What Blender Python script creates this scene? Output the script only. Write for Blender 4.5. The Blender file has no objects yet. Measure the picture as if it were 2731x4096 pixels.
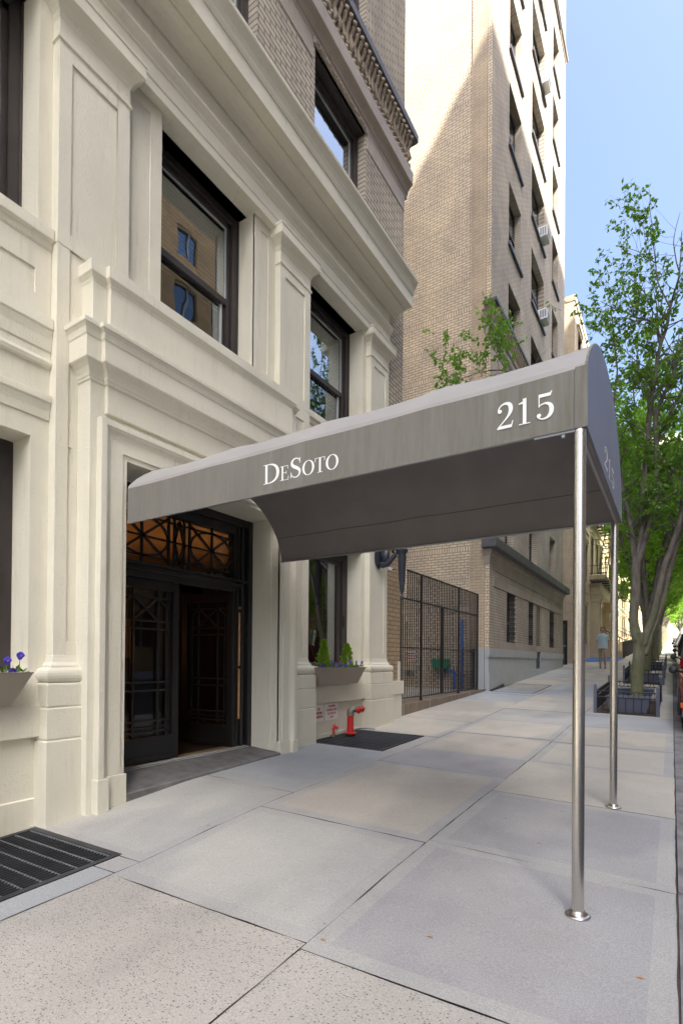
SUN_B,DUST,OZ,SKYS,SUNE,EXPO=.6,10,5.0,.12,4.6,2.12
YB0,YA0,YA1,HT,AIR=-14,8,24,19,1.1
import bpy, math, random
from mathutils import Vector, Matrix, noise
R=random.Random(7)
sc=bpy.context.scene
COL=sc.collection
rad=math.radians
# ------------------------------------------------------------------ materials
M={}
def newmat(name):
    m=bpy.data.materials.new(name); m.use_nodes=True; nt=m.node_tree
    for n in list(nt.nodes): nt.nodes.remove(n)
    o=nt.nodes.new('ShaderNodeOutputMaterial'); p=nt.nodes.new('ShaderNodeBsdfPrincipled')
    nt.links.new(p.outputs[0],o.inputs[0]); M[name]=m
    return m,nt,p,o
def N(nt,t,**k):
    n=nt.nodes.new(t)
    for a,v in k.items():
        if a in n.inputs: n.inputs[a].default_value=v
        else: setattr(n,a,v)
    return n
def L(nt,a,b): nt.links.new(a,b)
def ramp(nt,fac,stops):
    r=nt.nodes.new('ShaderNodeValToRGB'); e=r.color_ramp.elements
    while len(e)<len(stops): e.new(.5)
    for i,(p,c) in enumerate(stops): e[i].position=p; e[i].color=(*c,1) if len(c)==3 else c
    L(nt,fac,r.inputs[0]); return r
def mixc(nt,fac,a,b,mode='MIX'):
    m=nt.nodes.new('ShaderNodeMix'); m.data_type='RGBA'; m.blend_type=mode
    for s,v in ((0,fac),(6,a),(7,b)):
        if hasattr(v,'is_output'): L(nt,v,m.inputs[s])
        elif isinstance(v,(int,float)): m.inputs[s].default_value=v
        else: m.inputs[s].default_value=(*v,1)
    return m.outputs[2]
def coords(nt): return nt.nodes.new('ShaderNodeTexCoord').outputs['Object']
def scaled(nt,vec,s):
    m=nt.nodes.new('ShaderNodeMapping'); m.inputs['Scale'].default_value=s; L(nt,vec,m.inputs[0]); return m.outputs[0]
def noise_(nt,vec,scale,detail=4,rough=.55):
    n=N(nt,'ShaderNodeTexNoise'); n.inputs['Scale'].default_value=scale; n.inputs['Detail'].default_value=detail; n.inputs['Roughness'].default_value=rough
    L(nt,vec,n.inputs['Vector']); return n.outputs['Fac']
def bump(nt,p,h,strength,dist,chain=None):
    b=nt.nodes.new('ShaderNodeBump'); b.inputs['Strength'].default_value=strength; b.inputs['Distance'].default_value=dist
    L(nt,h,b.inputs['Height'])
    if chain is not None: L(nt,chain,b.inputs['Normal'])
    L(nt,b.outputs[0],p.inputs['Normal']); return b.outputs[0]
def plain(name,c,rough=.6,metal=0,var=.12,nscale=3,bs=.0,bscale=60,spec=.5,streak=0):
    m,nt,p,o=newmat(name); v=coords(nt)
    a=[max(0,x*(1-var)) for x in c]; b=[min(1,x*(1+var)) for x in c]
    col=ramp(nt,noise_(nt,v,nscale,5),[(.3,a),(.7,b)]).outputs[0]
    if streak:
        f=ramp(nt,noise_(nt,scaled(nt,v,(6,6,.55)),2.2,5,.65),[(.52,(0,0,0)),(.75,(1,1,1))]).outputs[0]
        mm=nt.nodes.new('ShaderNodeMath'); mm.operation='MULTIPLY'; L(nt,f,mm.inputs[0]); mm.inputs[1].default_value=streak
        col=mixc(nt,mm.outputs[0],col,[x*.55 for x in c])
    L(nt,col,p.inputs['Base Color']); p.inputs['Roughness'].default_value=rough; p.inputs['Metallic'].default_value=metal
    p.inputs['Specular IOR Level'].default_value=spec
    if bs: bump(nt,p,noise_(nt,v,bscale,4),bs,.01)
    return m
def stone(name,c,var=.07,b1=.35,stain=.35):
    m,nt,p,o=newmat(name); v=coords(nt)
    base=ramp(nt,noise_(nt,v,1.3,6),[(.25,[x*(1-var) for x in c]),(.75,[x*(1+var) for x in c])]).outputs[0]
    f=ramp(nt,noise_(nt,scaled(nt,v,(5,5,.5)),2.5,6,.7),[(.55,(0,0,0)),(.8,(1,1,1))]).outputs[0]
    mm=nt.nodes.new('ShaderNodeMath'); mm.operation='MULTIPLY'; L(nt,f,mm.inputs[0]); mm.inputs[1].default_value=stain
    col=mixc(nt,mm.outputs[0],base,(c[0]*.62,c[1]*.56,c[2]*.47))
    g=ramp(nt,noise_(nt,v,14,3),[(.62,(0,0,0)),(.72,(1,1,1))]).outputs[0]
    mg=nt.nodes.new('ShaderNodeMath'); mg.operation='MULTIPLY'; L(nt,g,mg.inputs[0]); mg.inputs[1].default_value=.12
    col=mixc(nt,mg.outputs[0],col,(c[0]*.8,c[1]*.78,c[2]*.74))
    dr=ramp(nt,noise_(nt,scaled(nt,v,(22,22,1.0)),1.5,5,.6),[(.60,(0,0,0)),(.78,(1,1,1))]).outputs[0]; dz=ramp(nt,noise_(nt,v,1.1,3),[(.48,(0,0,0)),(.62,(1,1,1))]).outputs[0]
    dm=nt.nodes.new('ShaderNodeMath'); dm.operation='MULTIPLY'; L(nt,dr,dm.inputs[0]); L(nt,dz,dm.inputs[1]); d2=nt.nodes.new('ShaderNodeMath'); d2.operation='MULTIPLY'; L(nt,dm.outputs[0],d2.inputs[0]); d2.inputs[1].default_value=.55
    col=mixc(nt,d2.outputs[0],col,(c[0]*.55,c[1]*.47,c[2]*.36))
    L(nt,col,p.inputs['Base Color']); p.inputs['Roughness'].default_value=.62
    pit=ramp(nt,noise_(nt,v,55,2,.5),[(.55,(0,0,0)),(.72,(1,1,1))]).outputs[0]
    n1=bump(nt,p,pit,b1*1.0,.006)
    n2=bump(nt,p,noise_(nt,v,150,3,.6),b1*.6,.003,n1)
    bump(nt,p,noise_(nt,v,5,3),.25,.02,n2)
    return m
def brick(name,axis,c1,c2,mortar,bw=.213,rh=.0745,ms=.008,soldier=None,stain=.0,dark=(.2,.17,.14),bstr=.6,mid=0):
    m,nt,p,o=newmat(name); v=coords(nt)
    s=nt.nodes.new('ShaderNodeSeparateXYZ'); L(nt,v,s.inputs[0]); cb=nt.nodes.new('ShaderNodeCombineXYZ')
    L(nt,s.outputs[axis],cb.inputs[0]); L(nt,s.outputs['Z'],cb.inputs[1])
    def bt(w,h,off):
        b=nt.nodes.new('ShaderNodeTexBrick'); b.offset=off; b.inputs['Scale'].default_value=1
        b.inputs['Brick Width'].default_value=w; b.inputs['Row Height'].default_value=h; b.inputs['Mortar Size'].default_value=ms
        b.inputs['Mortar Smooth'].default_value=.1; b.inputs['Bias'].default_value=0
        b.inputs['Color1'].default_value=(*c1,1); b.inputs['Color2'].default_value=(*c2,1); b.inputs['Mortar'].default_value=(*mortar,1)
        L(nt,cb.outputs[0],b.inputs['Vector']); return b
    b=bt(bw,rh,.5); col=b.outputs['Color']; fac=b.outputs['Fac']
    if soldier:
        per,h=soldier
        b2=bt(rh,rh*2,0)
        md=nt.nodes.new('ShaderNodeMath'); md.operation='MODULO'
        ad=nt.nodes.new('ShaderNodeMath'); ad.operation='ADD'; L(nt,s.outputs['Z'],ad.inputs[0]); ad.inputs[1].default_value=rh*400
        L(nt,ad.outputs[0],md.inputs[0]); md.inputs[1].default_value=rh*per
        lt=nt.nodes.new('ShaderNodeMath'); lt.operation='LESS_THAN'; L(nt,md.outputs[0],lt.inputs[0]); lt.inputs[1].default_value=rh*2
        col=mixc(nt,lt.outputs[0],col,b2.outputs['Color'])
        fx=nt.nodes.new('ShaderNodeMix'); fx.data_type='FLOAT'; L(nt,lt.outputs[0],fx.inputs[0]); L(nt,fac,fx.inputs[2]); L(nt,b2.outputs['Fac'],fx.inputs[3]); fac=fx.outputs[0]
    f=ramp(nt,noise_(nt,v,.9,8,.72),[(.35,(.72,.72,.74)),(.7,(1.16,1.13,1.07))]).outputs[0]
    col=mixc(nt,1.0,col,f,'MULTIPLY')
    if stain:
        q=ramp(nt,noise_(nt,scaled(nt,v,(3,3,.9)),1.6,6,.75),[(.42,(0,0,0)),(.72,(1,1,1))]).outputs[0]
        mm=nt.nodes.new('ShaderNodeMath'); mm.operation='MULTIPLY'; L(nt,q,mm.inputs[0]); mm.inputs[1].default_value=stain
        col=mixc(nt,mm.outputs[0],col,dark)
    L(nt,col,p.inputs['Base Color']); p.inputs['Roughness'].default_value=.85
    inv=nt.nodes.new('ShaderNodeMath'); inv.operation='SUBTRACT'; inv.inputs[0].default_value=1; L(nt,fac,inv.inputs[1])
    n1=bump(nt,p,inv.outputs[0],bstr,.012)
    bump(nt,p,noise_(nt,v,45,3),.2,.006,n1)
    return m
STONE=(.68,.655,.54)
stone('stone',STONE); stone('stone_far',(.54,.44,.29),.14,.2,.5); stone('terracotta_dark',(.27,.215,.155),.4,.9,.9)
stone('limestone_band',(.36,.31,.26),.2,.3,.9)
brick('brick_front','Y',(.57,.51,.41),(.47,.42,.34),(.17,.145,.115),ms=.010,stain=.45,dark=(.22,.19,.165))
brick('brick_return','X',(.46,.40,.32),(.37,.325,.27),(.20,.17,.14),stain=.2)
brick('brick_corner','Y',(.50,.37,.22),(.43,.32,.20),(.27,.2,.13),bw=.22,rh=.078,ms=.01,stain=.1)
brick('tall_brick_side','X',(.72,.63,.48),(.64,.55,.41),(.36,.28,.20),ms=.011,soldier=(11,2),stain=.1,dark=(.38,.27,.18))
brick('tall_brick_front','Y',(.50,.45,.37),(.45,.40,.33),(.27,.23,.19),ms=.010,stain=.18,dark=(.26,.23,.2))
brick('tall_quoin','X',(.54,.44,.32),(.50,.41,.29),(.38,.30,.21),bw=.24,rh=.078,stain=.05)
brick('orange_brick','Y',(.60,.40,.20),(.54,.36,.18),(.4,.3,.2),bw=.3,rh=.09)
brick('red_brick','Y',(.33,.15,.09),(.28,.13,.08),(.3,.25,.2))
brick('curb_stone','Y',(.20,.165,.13),(.24,.19,.14),(.5,.48,.45),bw=1.25,rh=2,ms=.01,stain=.5,dark=(.09,.07,.05))
plain('base_paint',(.40,.42,.42),.6,var=.05,bs=.15,bscale=20)
plain('dark_ledge',(.10,.10,.11),.5,var=.25,bs=.3,bscale=30)
plain('black_iron',(.018,.017,.018),.45,var=.3,bs=.1)
plain('lamp_iron',(.03,.036,.05),.38,var=.3,bs=.15,bscale=90)
plain('frame_brown',(.035,.028,.027),.45,var=.25)
plain('door_black',(.010,.0095,.0095),.4,var=.2,bs=.1,bscale=25); plain('frame_grey',(.42,.45,.44),.5,var=.05)
plain('door_paint',(.016,.015,.015),.38,var=.25,bs=.12,bscale=25)
plain('blind',(.55,.55,.52),.7,var=.04)
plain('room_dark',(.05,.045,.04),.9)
plain('lobby_wall',(.30,.17,.07),.6,var=.15)
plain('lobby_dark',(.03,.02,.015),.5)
plain('wood_bar',(.42,.22,.10),.4,var=.2,nscale=14)
plain('planter_tan',(.27,.235,.185),.45,var=.04)
plain('soil',(.06,.04,.03),.95,var=.4,bs=.8)
plain('red_paint',(.55,.012,.012),.35,var=.12,bs=.15,bscale=20)
plain('cast_brass',(.22,.20,.17),.5,.5,var=.35,bs=.5,bscale=40)
plain('sign_white',(.80,.79,.77),.45,var=.04)
plain('sign_red',(.50,.03,.03),.5)
plain('plastic_white',(.75,.76,.76),.4,var=.04)
plain('grey_metal',(.30,.31,.32),.45,.6)
plain('green_paint',(.0,.25,.12),.5)
plain('blue_paint',(.01,.16,.60),.45)
plain('fabric_lining',(.215,.195,.19),.8,var=.08)
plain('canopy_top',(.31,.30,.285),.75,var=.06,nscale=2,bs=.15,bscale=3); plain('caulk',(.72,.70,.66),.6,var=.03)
plain('letter_white',(.82,.84,.82),.6,var=.02)
plain('pot_grey',(.11,.12,.16),.5,var=.1)
plain('curb_granite',(.19,.185,.18),.8,var=.35,nscale=6,bs=.5,bscale=25)
plain('grate_metal',(.035,.037,.045),.45,.3,var=.3)
plain('grate_bar',(.16,.18,.20),.5,.3)
plain('pit_dark',(.008,.008,.009),.95)
plain('car_black',(.012,.013,.015),.12,.0); plain('car_red',(.22,.008,.012),.12,.1,var=.05); plain('car_silver',(.35,.36,.36),.2,.5,var=.03); plain('car_white',(.75,.75,.74),.15,var=.02); plain('car_dark',(.03,.034,.03),.14,.1)
plain('tyre',(.012,.012,.012),.85); plain('plastic_dark',(.02,.02,.022),.6); plain('rim',(.35,.35,.36),.3,.9); plain('chrome',(.6,.6,.62),.12,1)
plain('amber',(.75,.16,.02),.3); plain('lens',(.6,.62,.64),.12)
plain('skin',(.48,.30,.22),.6); plain('shirt_pale',(.45,.56,.62),.8); plain('trousers_tan',(.40,.29,.21),.85); plain('hair_brown',(.07,.04,.025),.6)
plain('tarp_blue',(.06,.16,.42),.6,var=.25,bs=.4,bscale=8)
plain('step_stone',(.15,.145,.14),.6,var=.3,nscale=8,bs=.4,bscale=30)
plain('brass_strip',(.4,.3,.17),.4,.6)
plain('gable_stucco',(.50,.42,.31),.85,var=.12,bs=.3,bscale=8,streak=.4)
plain('grey_render',(.32,.31,.28),.85,var=.1,bs=.3,bscale=10,streak=.3)
plain('stem_green',(.08,.16,.03),.7); plain('petal_blue',(.09,.06,.55),.6,var=.3,nscale=30); plain('petal_yellow',(.8,.5,.05),.6)
# stainless
m,nt,p,o=newmat('stainless'); v=coords(nt)
p.inputs['Metallic'].default_value=1; p.inputs['Base Color'].default_value=(.62,.59,.55,1); p.inputs['Anisotropic'].default_value=.6
p.inputs['Roughness'].default_value=.27
# canopy fabric: grey with greenish weathering streaks and soft vertical folds
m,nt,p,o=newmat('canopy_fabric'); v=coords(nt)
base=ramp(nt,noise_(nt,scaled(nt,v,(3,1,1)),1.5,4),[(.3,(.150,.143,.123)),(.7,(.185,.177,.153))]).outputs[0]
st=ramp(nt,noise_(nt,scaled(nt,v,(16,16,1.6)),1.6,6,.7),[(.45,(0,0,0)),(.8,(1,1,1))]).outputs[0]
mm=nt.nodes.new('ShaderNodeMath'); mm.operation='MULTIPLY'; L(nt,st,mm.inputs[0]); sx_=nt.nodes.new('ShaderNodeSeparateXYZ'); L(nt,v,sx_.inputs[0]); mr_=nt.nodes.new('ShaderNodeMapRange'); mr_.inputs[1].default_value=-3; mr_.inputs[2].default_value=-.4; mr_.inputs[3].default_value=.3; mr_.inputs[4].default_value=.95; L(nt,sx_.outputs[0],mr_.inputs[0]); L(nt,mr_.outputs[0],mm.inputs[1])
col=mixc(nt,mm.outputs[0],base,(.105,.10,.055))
lt=ramp(nt,noise_(nt,scaled(nt,v,(9,9,.6)),1.1,3),[(.6,(0,0,0)),(.78,(1,1,1))]).outputs[0]
m2=nt.nodes.new('ShaderNodeMath'); m2.operation='MULTIPLY'; L(nt,lt,m2.inputs[0]); m2.inputs[1].default_value=.35
col=mixc(nt,m2.outputs[0],col,(.27,.27,.26))
L(nt,col,p.inputs['Base Color']); p.inputs['Roughness'].default_value=.75; p.inputs['Sheen Weight'].default_value=.25
n1=bump(nt,p,noise_(nt,scaled(nt,v,(5,5,1)),1.4,3),.35,.03); bump(nt,p,noise_(nt,v,260,2),.12,.002,n1)
# canopy end: same fabric, with the sky's bluish reflection painted into its colour
plain('canopy_end_sky_tint',(.20,.22,.30),.6,var=.05,bs=.1,bscale=4)
# asphalt
plain('asphalt',(.055,.055,.057),.85,var=.25,nscale=2,bs=.7,bscale=120)
def concrete(name,c,agg=0,warm=None):
    m,nt,p,o=newmat(name); v=coords(nt)
    base=ramp(nt,noise_(nt,v,.9,7,.62),[(.25,[x*.86 for x in c]),(.75,[x*1.12 for x in c])]).outputs[0]
    sp=ramp(nt,noise_(nt,v,140,2,.5),[(.4,(.86,.86,.86)),(.62,(1.08,1.08,1.08))]).outputs[0]
    col=mixc(nt,1.,base,sp,'MULTIPLY')
    bl=ramp(nt,noise_(nt,v,2.6,5,.6),[(.60,(0,0,0)),(.75,(1,1,1))]).outputs[0]
    mb=nt.nodes.new('ShaderNodeMath'); mb.operation='MULTIPLY'; L(nt,bl,mb.inputs[0]); mb.inputs[1].default_value=.3
    col=mixc(nt,mb.outputs[0],col,[x*.7 for x in c])
    gv=nt.nodes.new('ShaderNodeTexVoronoi'); gv.inputs['Scale'].default_value=3.2; L(nt,v,gv.inputs['Vector'])
    gs=nt.nodes.new('ShaderNodeSeparateColor'); L(nt,gv.outputs['Color'],gs.inputs[0])
    rr_=nt.nodes.new('ShaderNodeMath'); rr_.operation='MULTIPLY'; L(nt,gs.outputs[0],rr_.inputs[0]); rr_.inputs[1].default_value=.075
    gl=nt.nodes.new('ShaderNodeMath'); gl.operation='LESS_THAN'; L(nt,gv.outputs['Distance'],gl.inputs[0]); L(nt,rr_.outputs[0],gl.inputs[1])
    gm=nt.nodes.new('ShaderNodeMath'); gm.operation='MULTIPLY'; L(nt,gl.outputs[0],gm.inputs[0]); gm.inputs[1].default_value=.38
    col=mixc(nt,gm.outputs[0],col,[x*.35 for x in c])
    pt=ramp(nt,noise_(nt,scaled(nt,v,(1,.6,1)),.8,3,.5),[(.47,(1.06,1.05,1.03)),(.55,(.92,.92,.93))]).outputs[0]
    col=mixc(nt,1.,col,pt,'MULTIPLY')
    cr=nt.nodes.new('ShaderNodeTexVoronoi'); cr.feature='DISTANCE_TO_EDGE'; cr.inputs['Scale'].default_value=.42
    wv=nt.nodes.new('ShaderNodeTexNoise'); wv.inputs['Scale'].default_value=3; L(nt,v,wv.inputs['Vector']); wa=nt.nodes.new('ShaderNodeVectorMath'); wa.operation='MULTIPLY_ADD'; L(nt,wv.outputs['Color'],wa.inputs[0]); wa.inputs[1].default_value=(.35,.35,.35); L(nt,v,wa.inputs[2]); L(nt,wa.outputs[0],cr.inputs['Vector'])
    cl=ramp(nt,cr.outputs['Distance'],[(0,(1,1,1)),(.004,(0,0,0))]).outputs[0]; cg=ramp(nt,noise_(nt,v,.7,2),[(.52,(0,0,0)),(.6,(1,1,1))]).outputs[0]
    cm=nt.nodes.new('ShaderNodeMath'); cm.operation='MULTIPLY'; L(nt,cl,cm.inputs[0]); L(nt,cg,cm.inputs[1]); cm2=nt.nodes.new('ShaderNodeMath'); cm2.operation='MULTIPLY'; L(nt,cm.outputs[0],cm2.inputs[0]); cm2.inputs[1].default_value=.0
    col=mixc(nt,cm2.outputs[0],col,[x*.4 for x in c])
    if agg:
        vo=nt.nodes.new('ShaderNodeTexVoronoi'); vo.inputs['Scale'].default_value=68; vo.inputs['Randomness'].default_value=1
        L(nt,scaled(nt,v,(1,1.7,1)),vo.inputs['Vector'])
        wn=nt.nodes.new('ShaderNodeSeparateColor'); L(nt,vo.outputs['Color'],wn.inputs[0])
        sel=nt.nodes.new('ShaderNodeMath'); sel.operation='GREATER_THAN'; L(nt,wn.outputs[0],sel.inputs[0]); sel.inputs[1].default_value=.60
        ds=nt.nodes.new('ShaderNodeMath'); ds.operation='LESS_THAN'; L(nt,vo.outputs['Distance'],ds.inputs[0]); ds.inputs[1].default_value=.33
        an=nt.nodes.new('ShaderNodeMath'); an.operation='MULTIPLY'; L(nt,sel.outputs[0],an.inputs[0]); L(nt,ds.outputs[0],an.inputs[1])
        ma=nt.nodes.new('ShaderNodeMath'); ma.operation='MULTIPLY'; L(nt,an.outputs[0],ma.inputs[0]); ma.inputs[1].default_value=.85
        pebble=ramp(nt,wn.outputs[1],[(.0,(.06,.065,.07)),(.55,(.16,.15,.14)),(.8,(.22,.16,.11)),(1,(.55,.5,.42))]).outputs[0]
        col=mixc(nt,ma.outputs[0],col,pebble)
    L(nt,col,p.inputs['Base Color']); p.inputs['Roughness'].default_value=.88
    n1=bump(nt,p,noise_(nt,v,170,3),.35 if agg else .22,.004)
    bump(nt,p,noise_(nt,v,4,4),.15,.01,n1)
CC=(.345,.325,.315)
concrete('concrete_a',(.41,.405,.375)); concrete('concrete_b',(.44,.41,.35)); concrete('concrete_c',(.345,.34,.335)); concrete('concrete_d',(.46,.435,.375)); concrete('concrete_agg',(.41,.39,.35),1); concrete('concrete_blue',(.36,.375,.375)); concrete('concrete_edge',(.385,.38,.36))
plain('joint_dark',(.07,.055,.045),.95,var=.3)
# glass
def glass(name,tint,ior,rough=.01,trans=.5):
    m=bpy.data.materials.new(name); m.use_nodes=True; nt=m.node_tree
    for n in list(nt.nodes): nt.nodes.remove(n)
    o=nt.nodes.new('ShaderNodeOutputMaterial'); mx=nt.nodes.new('ShaderNodeMixShader'); g=nt.nodes.new('ShaderNodeBsdfGlossy'); t=nt.nodes.new('ShaderNodeBsdfTransparent')
    g.inputs['Roughness'].default_value=rough; g.inputs['Color'].default_value=(.92,.96,1,1); t.inputs['Color'].default_value=(*tint,1)
    lw=nt.nodes.new('ShaderNodeLayerWeight'); lw.inputs['Blend'].default_value=.5
    pw=nt.nodes.new('ShaderNodeMath'); pw.operation='POWER'; nt.links.new(lw.outputs['Facing'],pw.inputs[0]); pw.inputs[1].default_value=4.5
    f=nt.nodes.new('ShaderNodeMath'); f.operation='MULTIPLY_ADD'; nt.links.new(pw.outputs[0],f.inputs[0]); f.inputs[1].default_value=1-ior; f.inputs[2].default_value=ior; f.use_clamp=True
    v=nt.nodes.new('ShaderNodeTexCoord').outputs['Object']; nn=nt.nodes.new('ShaderNodeTexNoise'); nn.inputs['Scale'].default_value=2.2; nn.inputs['Detail'].default_value=1; nt.links.new(v,nn.inputs['Vector'])
    b=nt.nodes.new('ShaderNodeBump'); b.inputs['Strength'].default_value=.06; b.inputs['Distance'].default_value=.02; nt.links.new(nn.outputs['Fac'],b.inputs['Height']); nt.links.new(b.outputs[0],g.inputs['Normal'])
    nt.links.new(f.outputs[0],mx.inputs[0]); nt.links.new(t.outputs[0],mx.inputs[1]); nt.links.new(g.outputs[0],mx.inputs[2]); nt.links.new(mx.outputs[0],o.inputs[0]); M[name]=m
glass('glass',(.7,.73,.73),.36); glass('glass_low',(.62,.65,.66),.20); glass('glass_car',(.2,.22,.22),.10); glass('glass_door',(.72,.72,.72),.035)
def emit(name,c,s):
    m,nt,p,o=newmat(name); p.inputs['Base Color'].default_value=(*c,1); p.inputs['Emission Color'].default_value=(*c,1); p.inputs['Emission Strength'].default_value=s
emit('lamp_glow',(1,.45,.1),6)
def leafmat(name,c,c2):
    m=bpy.data.materials.new(name); m.use_nodes=True; nt=m.node_tree
    for n in list(nt.nodes): nt.nodes.remove(n)
    o=nt.nodes.new('ShaderNodeOutputMaterial'); mx=nt.nodes.new('ShaderNodeMixShader'); d=nt.nodes.new('ShaderNodeBsdfPrincipled'); t=nt.nodes.new('ShaderNodeBsdfTranslucent')
    v=nt.nodes.new('ShaderNodeTexCoord').outputs['Object']
    r=ramp(nt,noise_(nt,v,1.7,6,.8),[(.3,c),(.7,c2)]).outputs[0]
    L(nt,r,d.inputs['Base Color']); d.inputs['Roughness'].default_value=.45
    tt=mixc(nt,1.,r,(1.6,1.7,.6),'MULTIPLY'); L(nt,tt,t.inputs['Color'])
    mx.inputs[0].default_value=.42; L(nt,d.outputs[0],mx.inputs[1]); L(nt,t.outputs[0],mx.inputs[2]); L(nt,mx.outputs[0],o.inputs[0]); M[name]=m
leafmat('leaf',(.075,.17,.02),(.17,.32,.035)); leafmat('leaf_far',(.17,.34,.03),(.28,.48,.05)); leafmat('conifer',(.10,.19,.015),(.22,.34,.03))
# bark
m,nt,p,o=newmat('bark'); v=coords(nt)
a=ramp(nt,noise_(nt,scaled(nt,v,(1,1,.3)),12,6,.7),[(.3,(.065,.055,.045)),(.7,(.24,.21,.18))]).outputs[0]
s=nt.nodes.new('ShaderNodeSeparateXYZ'); L(nt,v,s.inputs[0])
mr=nt.nodes.new('ShaderNodeMapRange'); mr.inputs[1].default_value=-1; mr.inputs[2].default_value=2.2; mr.inputs[3].default_value=.85; mr.inputs[4].default_value=.05; L(nt,s.outputs['Z'],mr.inputs[0])
g=ramp(nt,noise_(nt,v,9,5,.7),[(.3,(.3,.3,.3)),(.6,(1,1,1))]).outputs[0]
mm=nt.nodes.new('ShaderNodeMath'); mm.operation='MULTIPLY'; L(nt,mr.outputs[0],mm.inputs[0]); L(nt,g,mm.inputs[1])
L(nt,mixc(nt,mm.outputs[0],a,(.17,.20,.06)),p.inputs['Base Color']); p.inputs['Roughness'].default_value=.9
bump(nt,p,noise_(nt,scaled(nt,v,(1,1,.25)),22,5,.7),.8,.02)

# ------------------------------------------------------------------ mesh builder
class MB:
    def __init__(s): s.v=[];s.f=[];s.m=[];s.mats=[];s.cur=0;s.sm=[];s.smooth=False
    def mat(s,n):
        if n not in s.mats: s.mats.append(n)
        s.cur=s.mats.index(n); return s
    def face(s,idx): s.f.append(tuple(idx)); s.m.append(s.cur); s.sm.append(s.smooth)
    def poly(s,pts):
        b=len(s.v); s.v+= [tuple(p) for p in pts]; s.face(range(b,b+len(pts)))
    def box(s,x0,x1,y0,y1,z0,z1,bev=0):
        if x0>x1:x0,x1=x1,x0
        if y0>y1:y0,y1=y1,y0
        if z0>z1:z0,z1=z1,z0
        b=len(s.v)
        s.v+=[(x0,y0,z0),(x1,y0,z0),(x1,y1,z0),(x0,y1,z0),(x0,y0,z1),(x1,y0,z1),(x1,y1,z1),(x0,y1,z1)]
        for q in ((0,3,2,1),(4,5,6,7),(0,1,5,4),(1,2,6,5),(2,3,7,6),(3,0,4,7)): s.face([b+i for i in q])
    def obox(s,c,ax,ay,az):
        c=Vector(c);ax=Vector(ax);ay=Vector(ay);az=Vector(az);b=len(s.v)
        for sx,sy,sz in ((-1,-1,-1),(1,-1,-1),(1,1,-1),(-1,1,-1),(-1,-1,1),(1,-1,1),(1,1,1),(-1,1,1)): s.v.append(tuple(c+ax*sx+ay*sy+az*sz))
        for q in ((0,3,2,1),(4,5,6,7),(0,1,5,4),(1,2,6,5),(2,3,7,6),(3,0,4,7)): s.face([b+i for i in q])
    def loft(s,rings,closed=True,caps=True):
        b=len(s.v);n=len(rings[0])
        for r in rings: s.v+=[tuple(p) for p in r]
        for i in range(len(rings)-1):
            for j in range(n if closed else n-1):
                k=(j+1)%n
                s.face((b+i*n+j,b+i*n+k,b+(i+1)*n+k,b+(i+1)*n+j))
        if caps and closed:
            s.face([b+j for j in range(n)][::-1]); s.face([b+(len(rings)-1)*n+j for j in range(n)])
    def tube(s,pts,r,n=8,caps=True):
        pts=[Vector(p) for p in pts]
        if isinstance(r,(int,float)): r=[r]*len(pts)
        rings=[];up=None
        for i,p in enumerate(pts):
            d=(pts[min(i+1,len(pts)-1)]-pts[max(i-1,0)])
            d=d.normalized() if d.length>1e-9 else Vector((0,0,1))
            if up is None: up=Vector((0,0,1)) if abs(d.z)<.9 else Vector((1,0,0))
            a=d.cross(up).normalized(); bb=a.cross(d); up=bb
            rings.append([p+(a*math.cos(t)+bb*math.sin(t))*r[i] for t in [2*math.pi*k/n for k in range(n)]])
        s.loft(rings,True,caps)
    def lathe(s,c,prof,n=24,axis='z',arc=None):
        rings=[]
        for rr,h in prof:
            ring=[]
            for k in range(n):
                t=2*math.pi*k/n
                if axis=='z': ring.append((c[0]+rr*math.cos(t),c[1]+rr*math.sin(t),c[2]+h))
                elif axis=='x': ring.append((c[0]+h,c[1]+rr*math.cos(t),c[2]+rr*math.sin(t)))
                else: ring.append((c[0]+rr*math.sin(t),c[1]+h,c[2]+rr*math.cos(t)))
            rings.append(ring)
        s.loft(rings)
    def extr(s,prof,y0,y1):  # closed (x,z) profile extruded along y
        s.loft([[(x,y0,z) for x,z in prof],[(x,y1,z) for x,z in prof]])
    def extx(s,prof,x0,x1):  # closed (y,z) profile along x
        s.loft([[(x0,y,z) for y,z in prof],[(x1,y,z) for y,z in prof]])
    def bandp(s,wall,plane,y0,y1,prof): # mitred moulding round three sides; prof (offset,z)
        rings=[[(wall,y0-o,z),(plane+o,y0-o,z),(plane+o,y1+o,z),(wall,y1+o,z)] for o,z in prof]
        s.loft(rings)
    def wall(s,ax,plane,depth,u0,u1,v0,v1,holes,edge=True):
        # ax 'x': plane x=plane, u=y ; ax 'y': plane y=plane, u=x. reveals go to plane+depth
        us=sorted({u0,u1,*[h for H in holes for h in H[:2]]}); vs=sorted({v0,v1,*[h for H in holes for h in H[2:4]]})
        us=[u for u in us if u0<=u<=u1]; vs=[v for v in vs if v0<=v<=v1]
        def P(u,v,d): return (plane+d,u,v) if ax=='x' else (u,plane+d,v)
        def hole(a,b,c,d):
            mu,mv=(a+b)/2,(c+d)/2
            return any(H[0]<mu<H[1] and H[2]<mv<H[3] for H in holes)
        for i in range(len(us)-1):
            for j in range(len(vs)-1):
                a,b,c,d=us[i],us[i+1],vs[j],vs[j+1]
                if not hole(a,b,c,d): s.poly([P(a,c,0),P(b,c,0),P(b,d,0),P(a,d,0)])
        for H in holes:
            a,b,c,d=H[:4]
            for q in (((a,c),(b,c)),((b,c),(b,d)),((b,d),(a,d)),((a,d),(a,c))):
                s.poly([P(*q[0],0),P(*q[1],0),P(*q[1],depth),P(*q[0],depth)])
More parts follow.
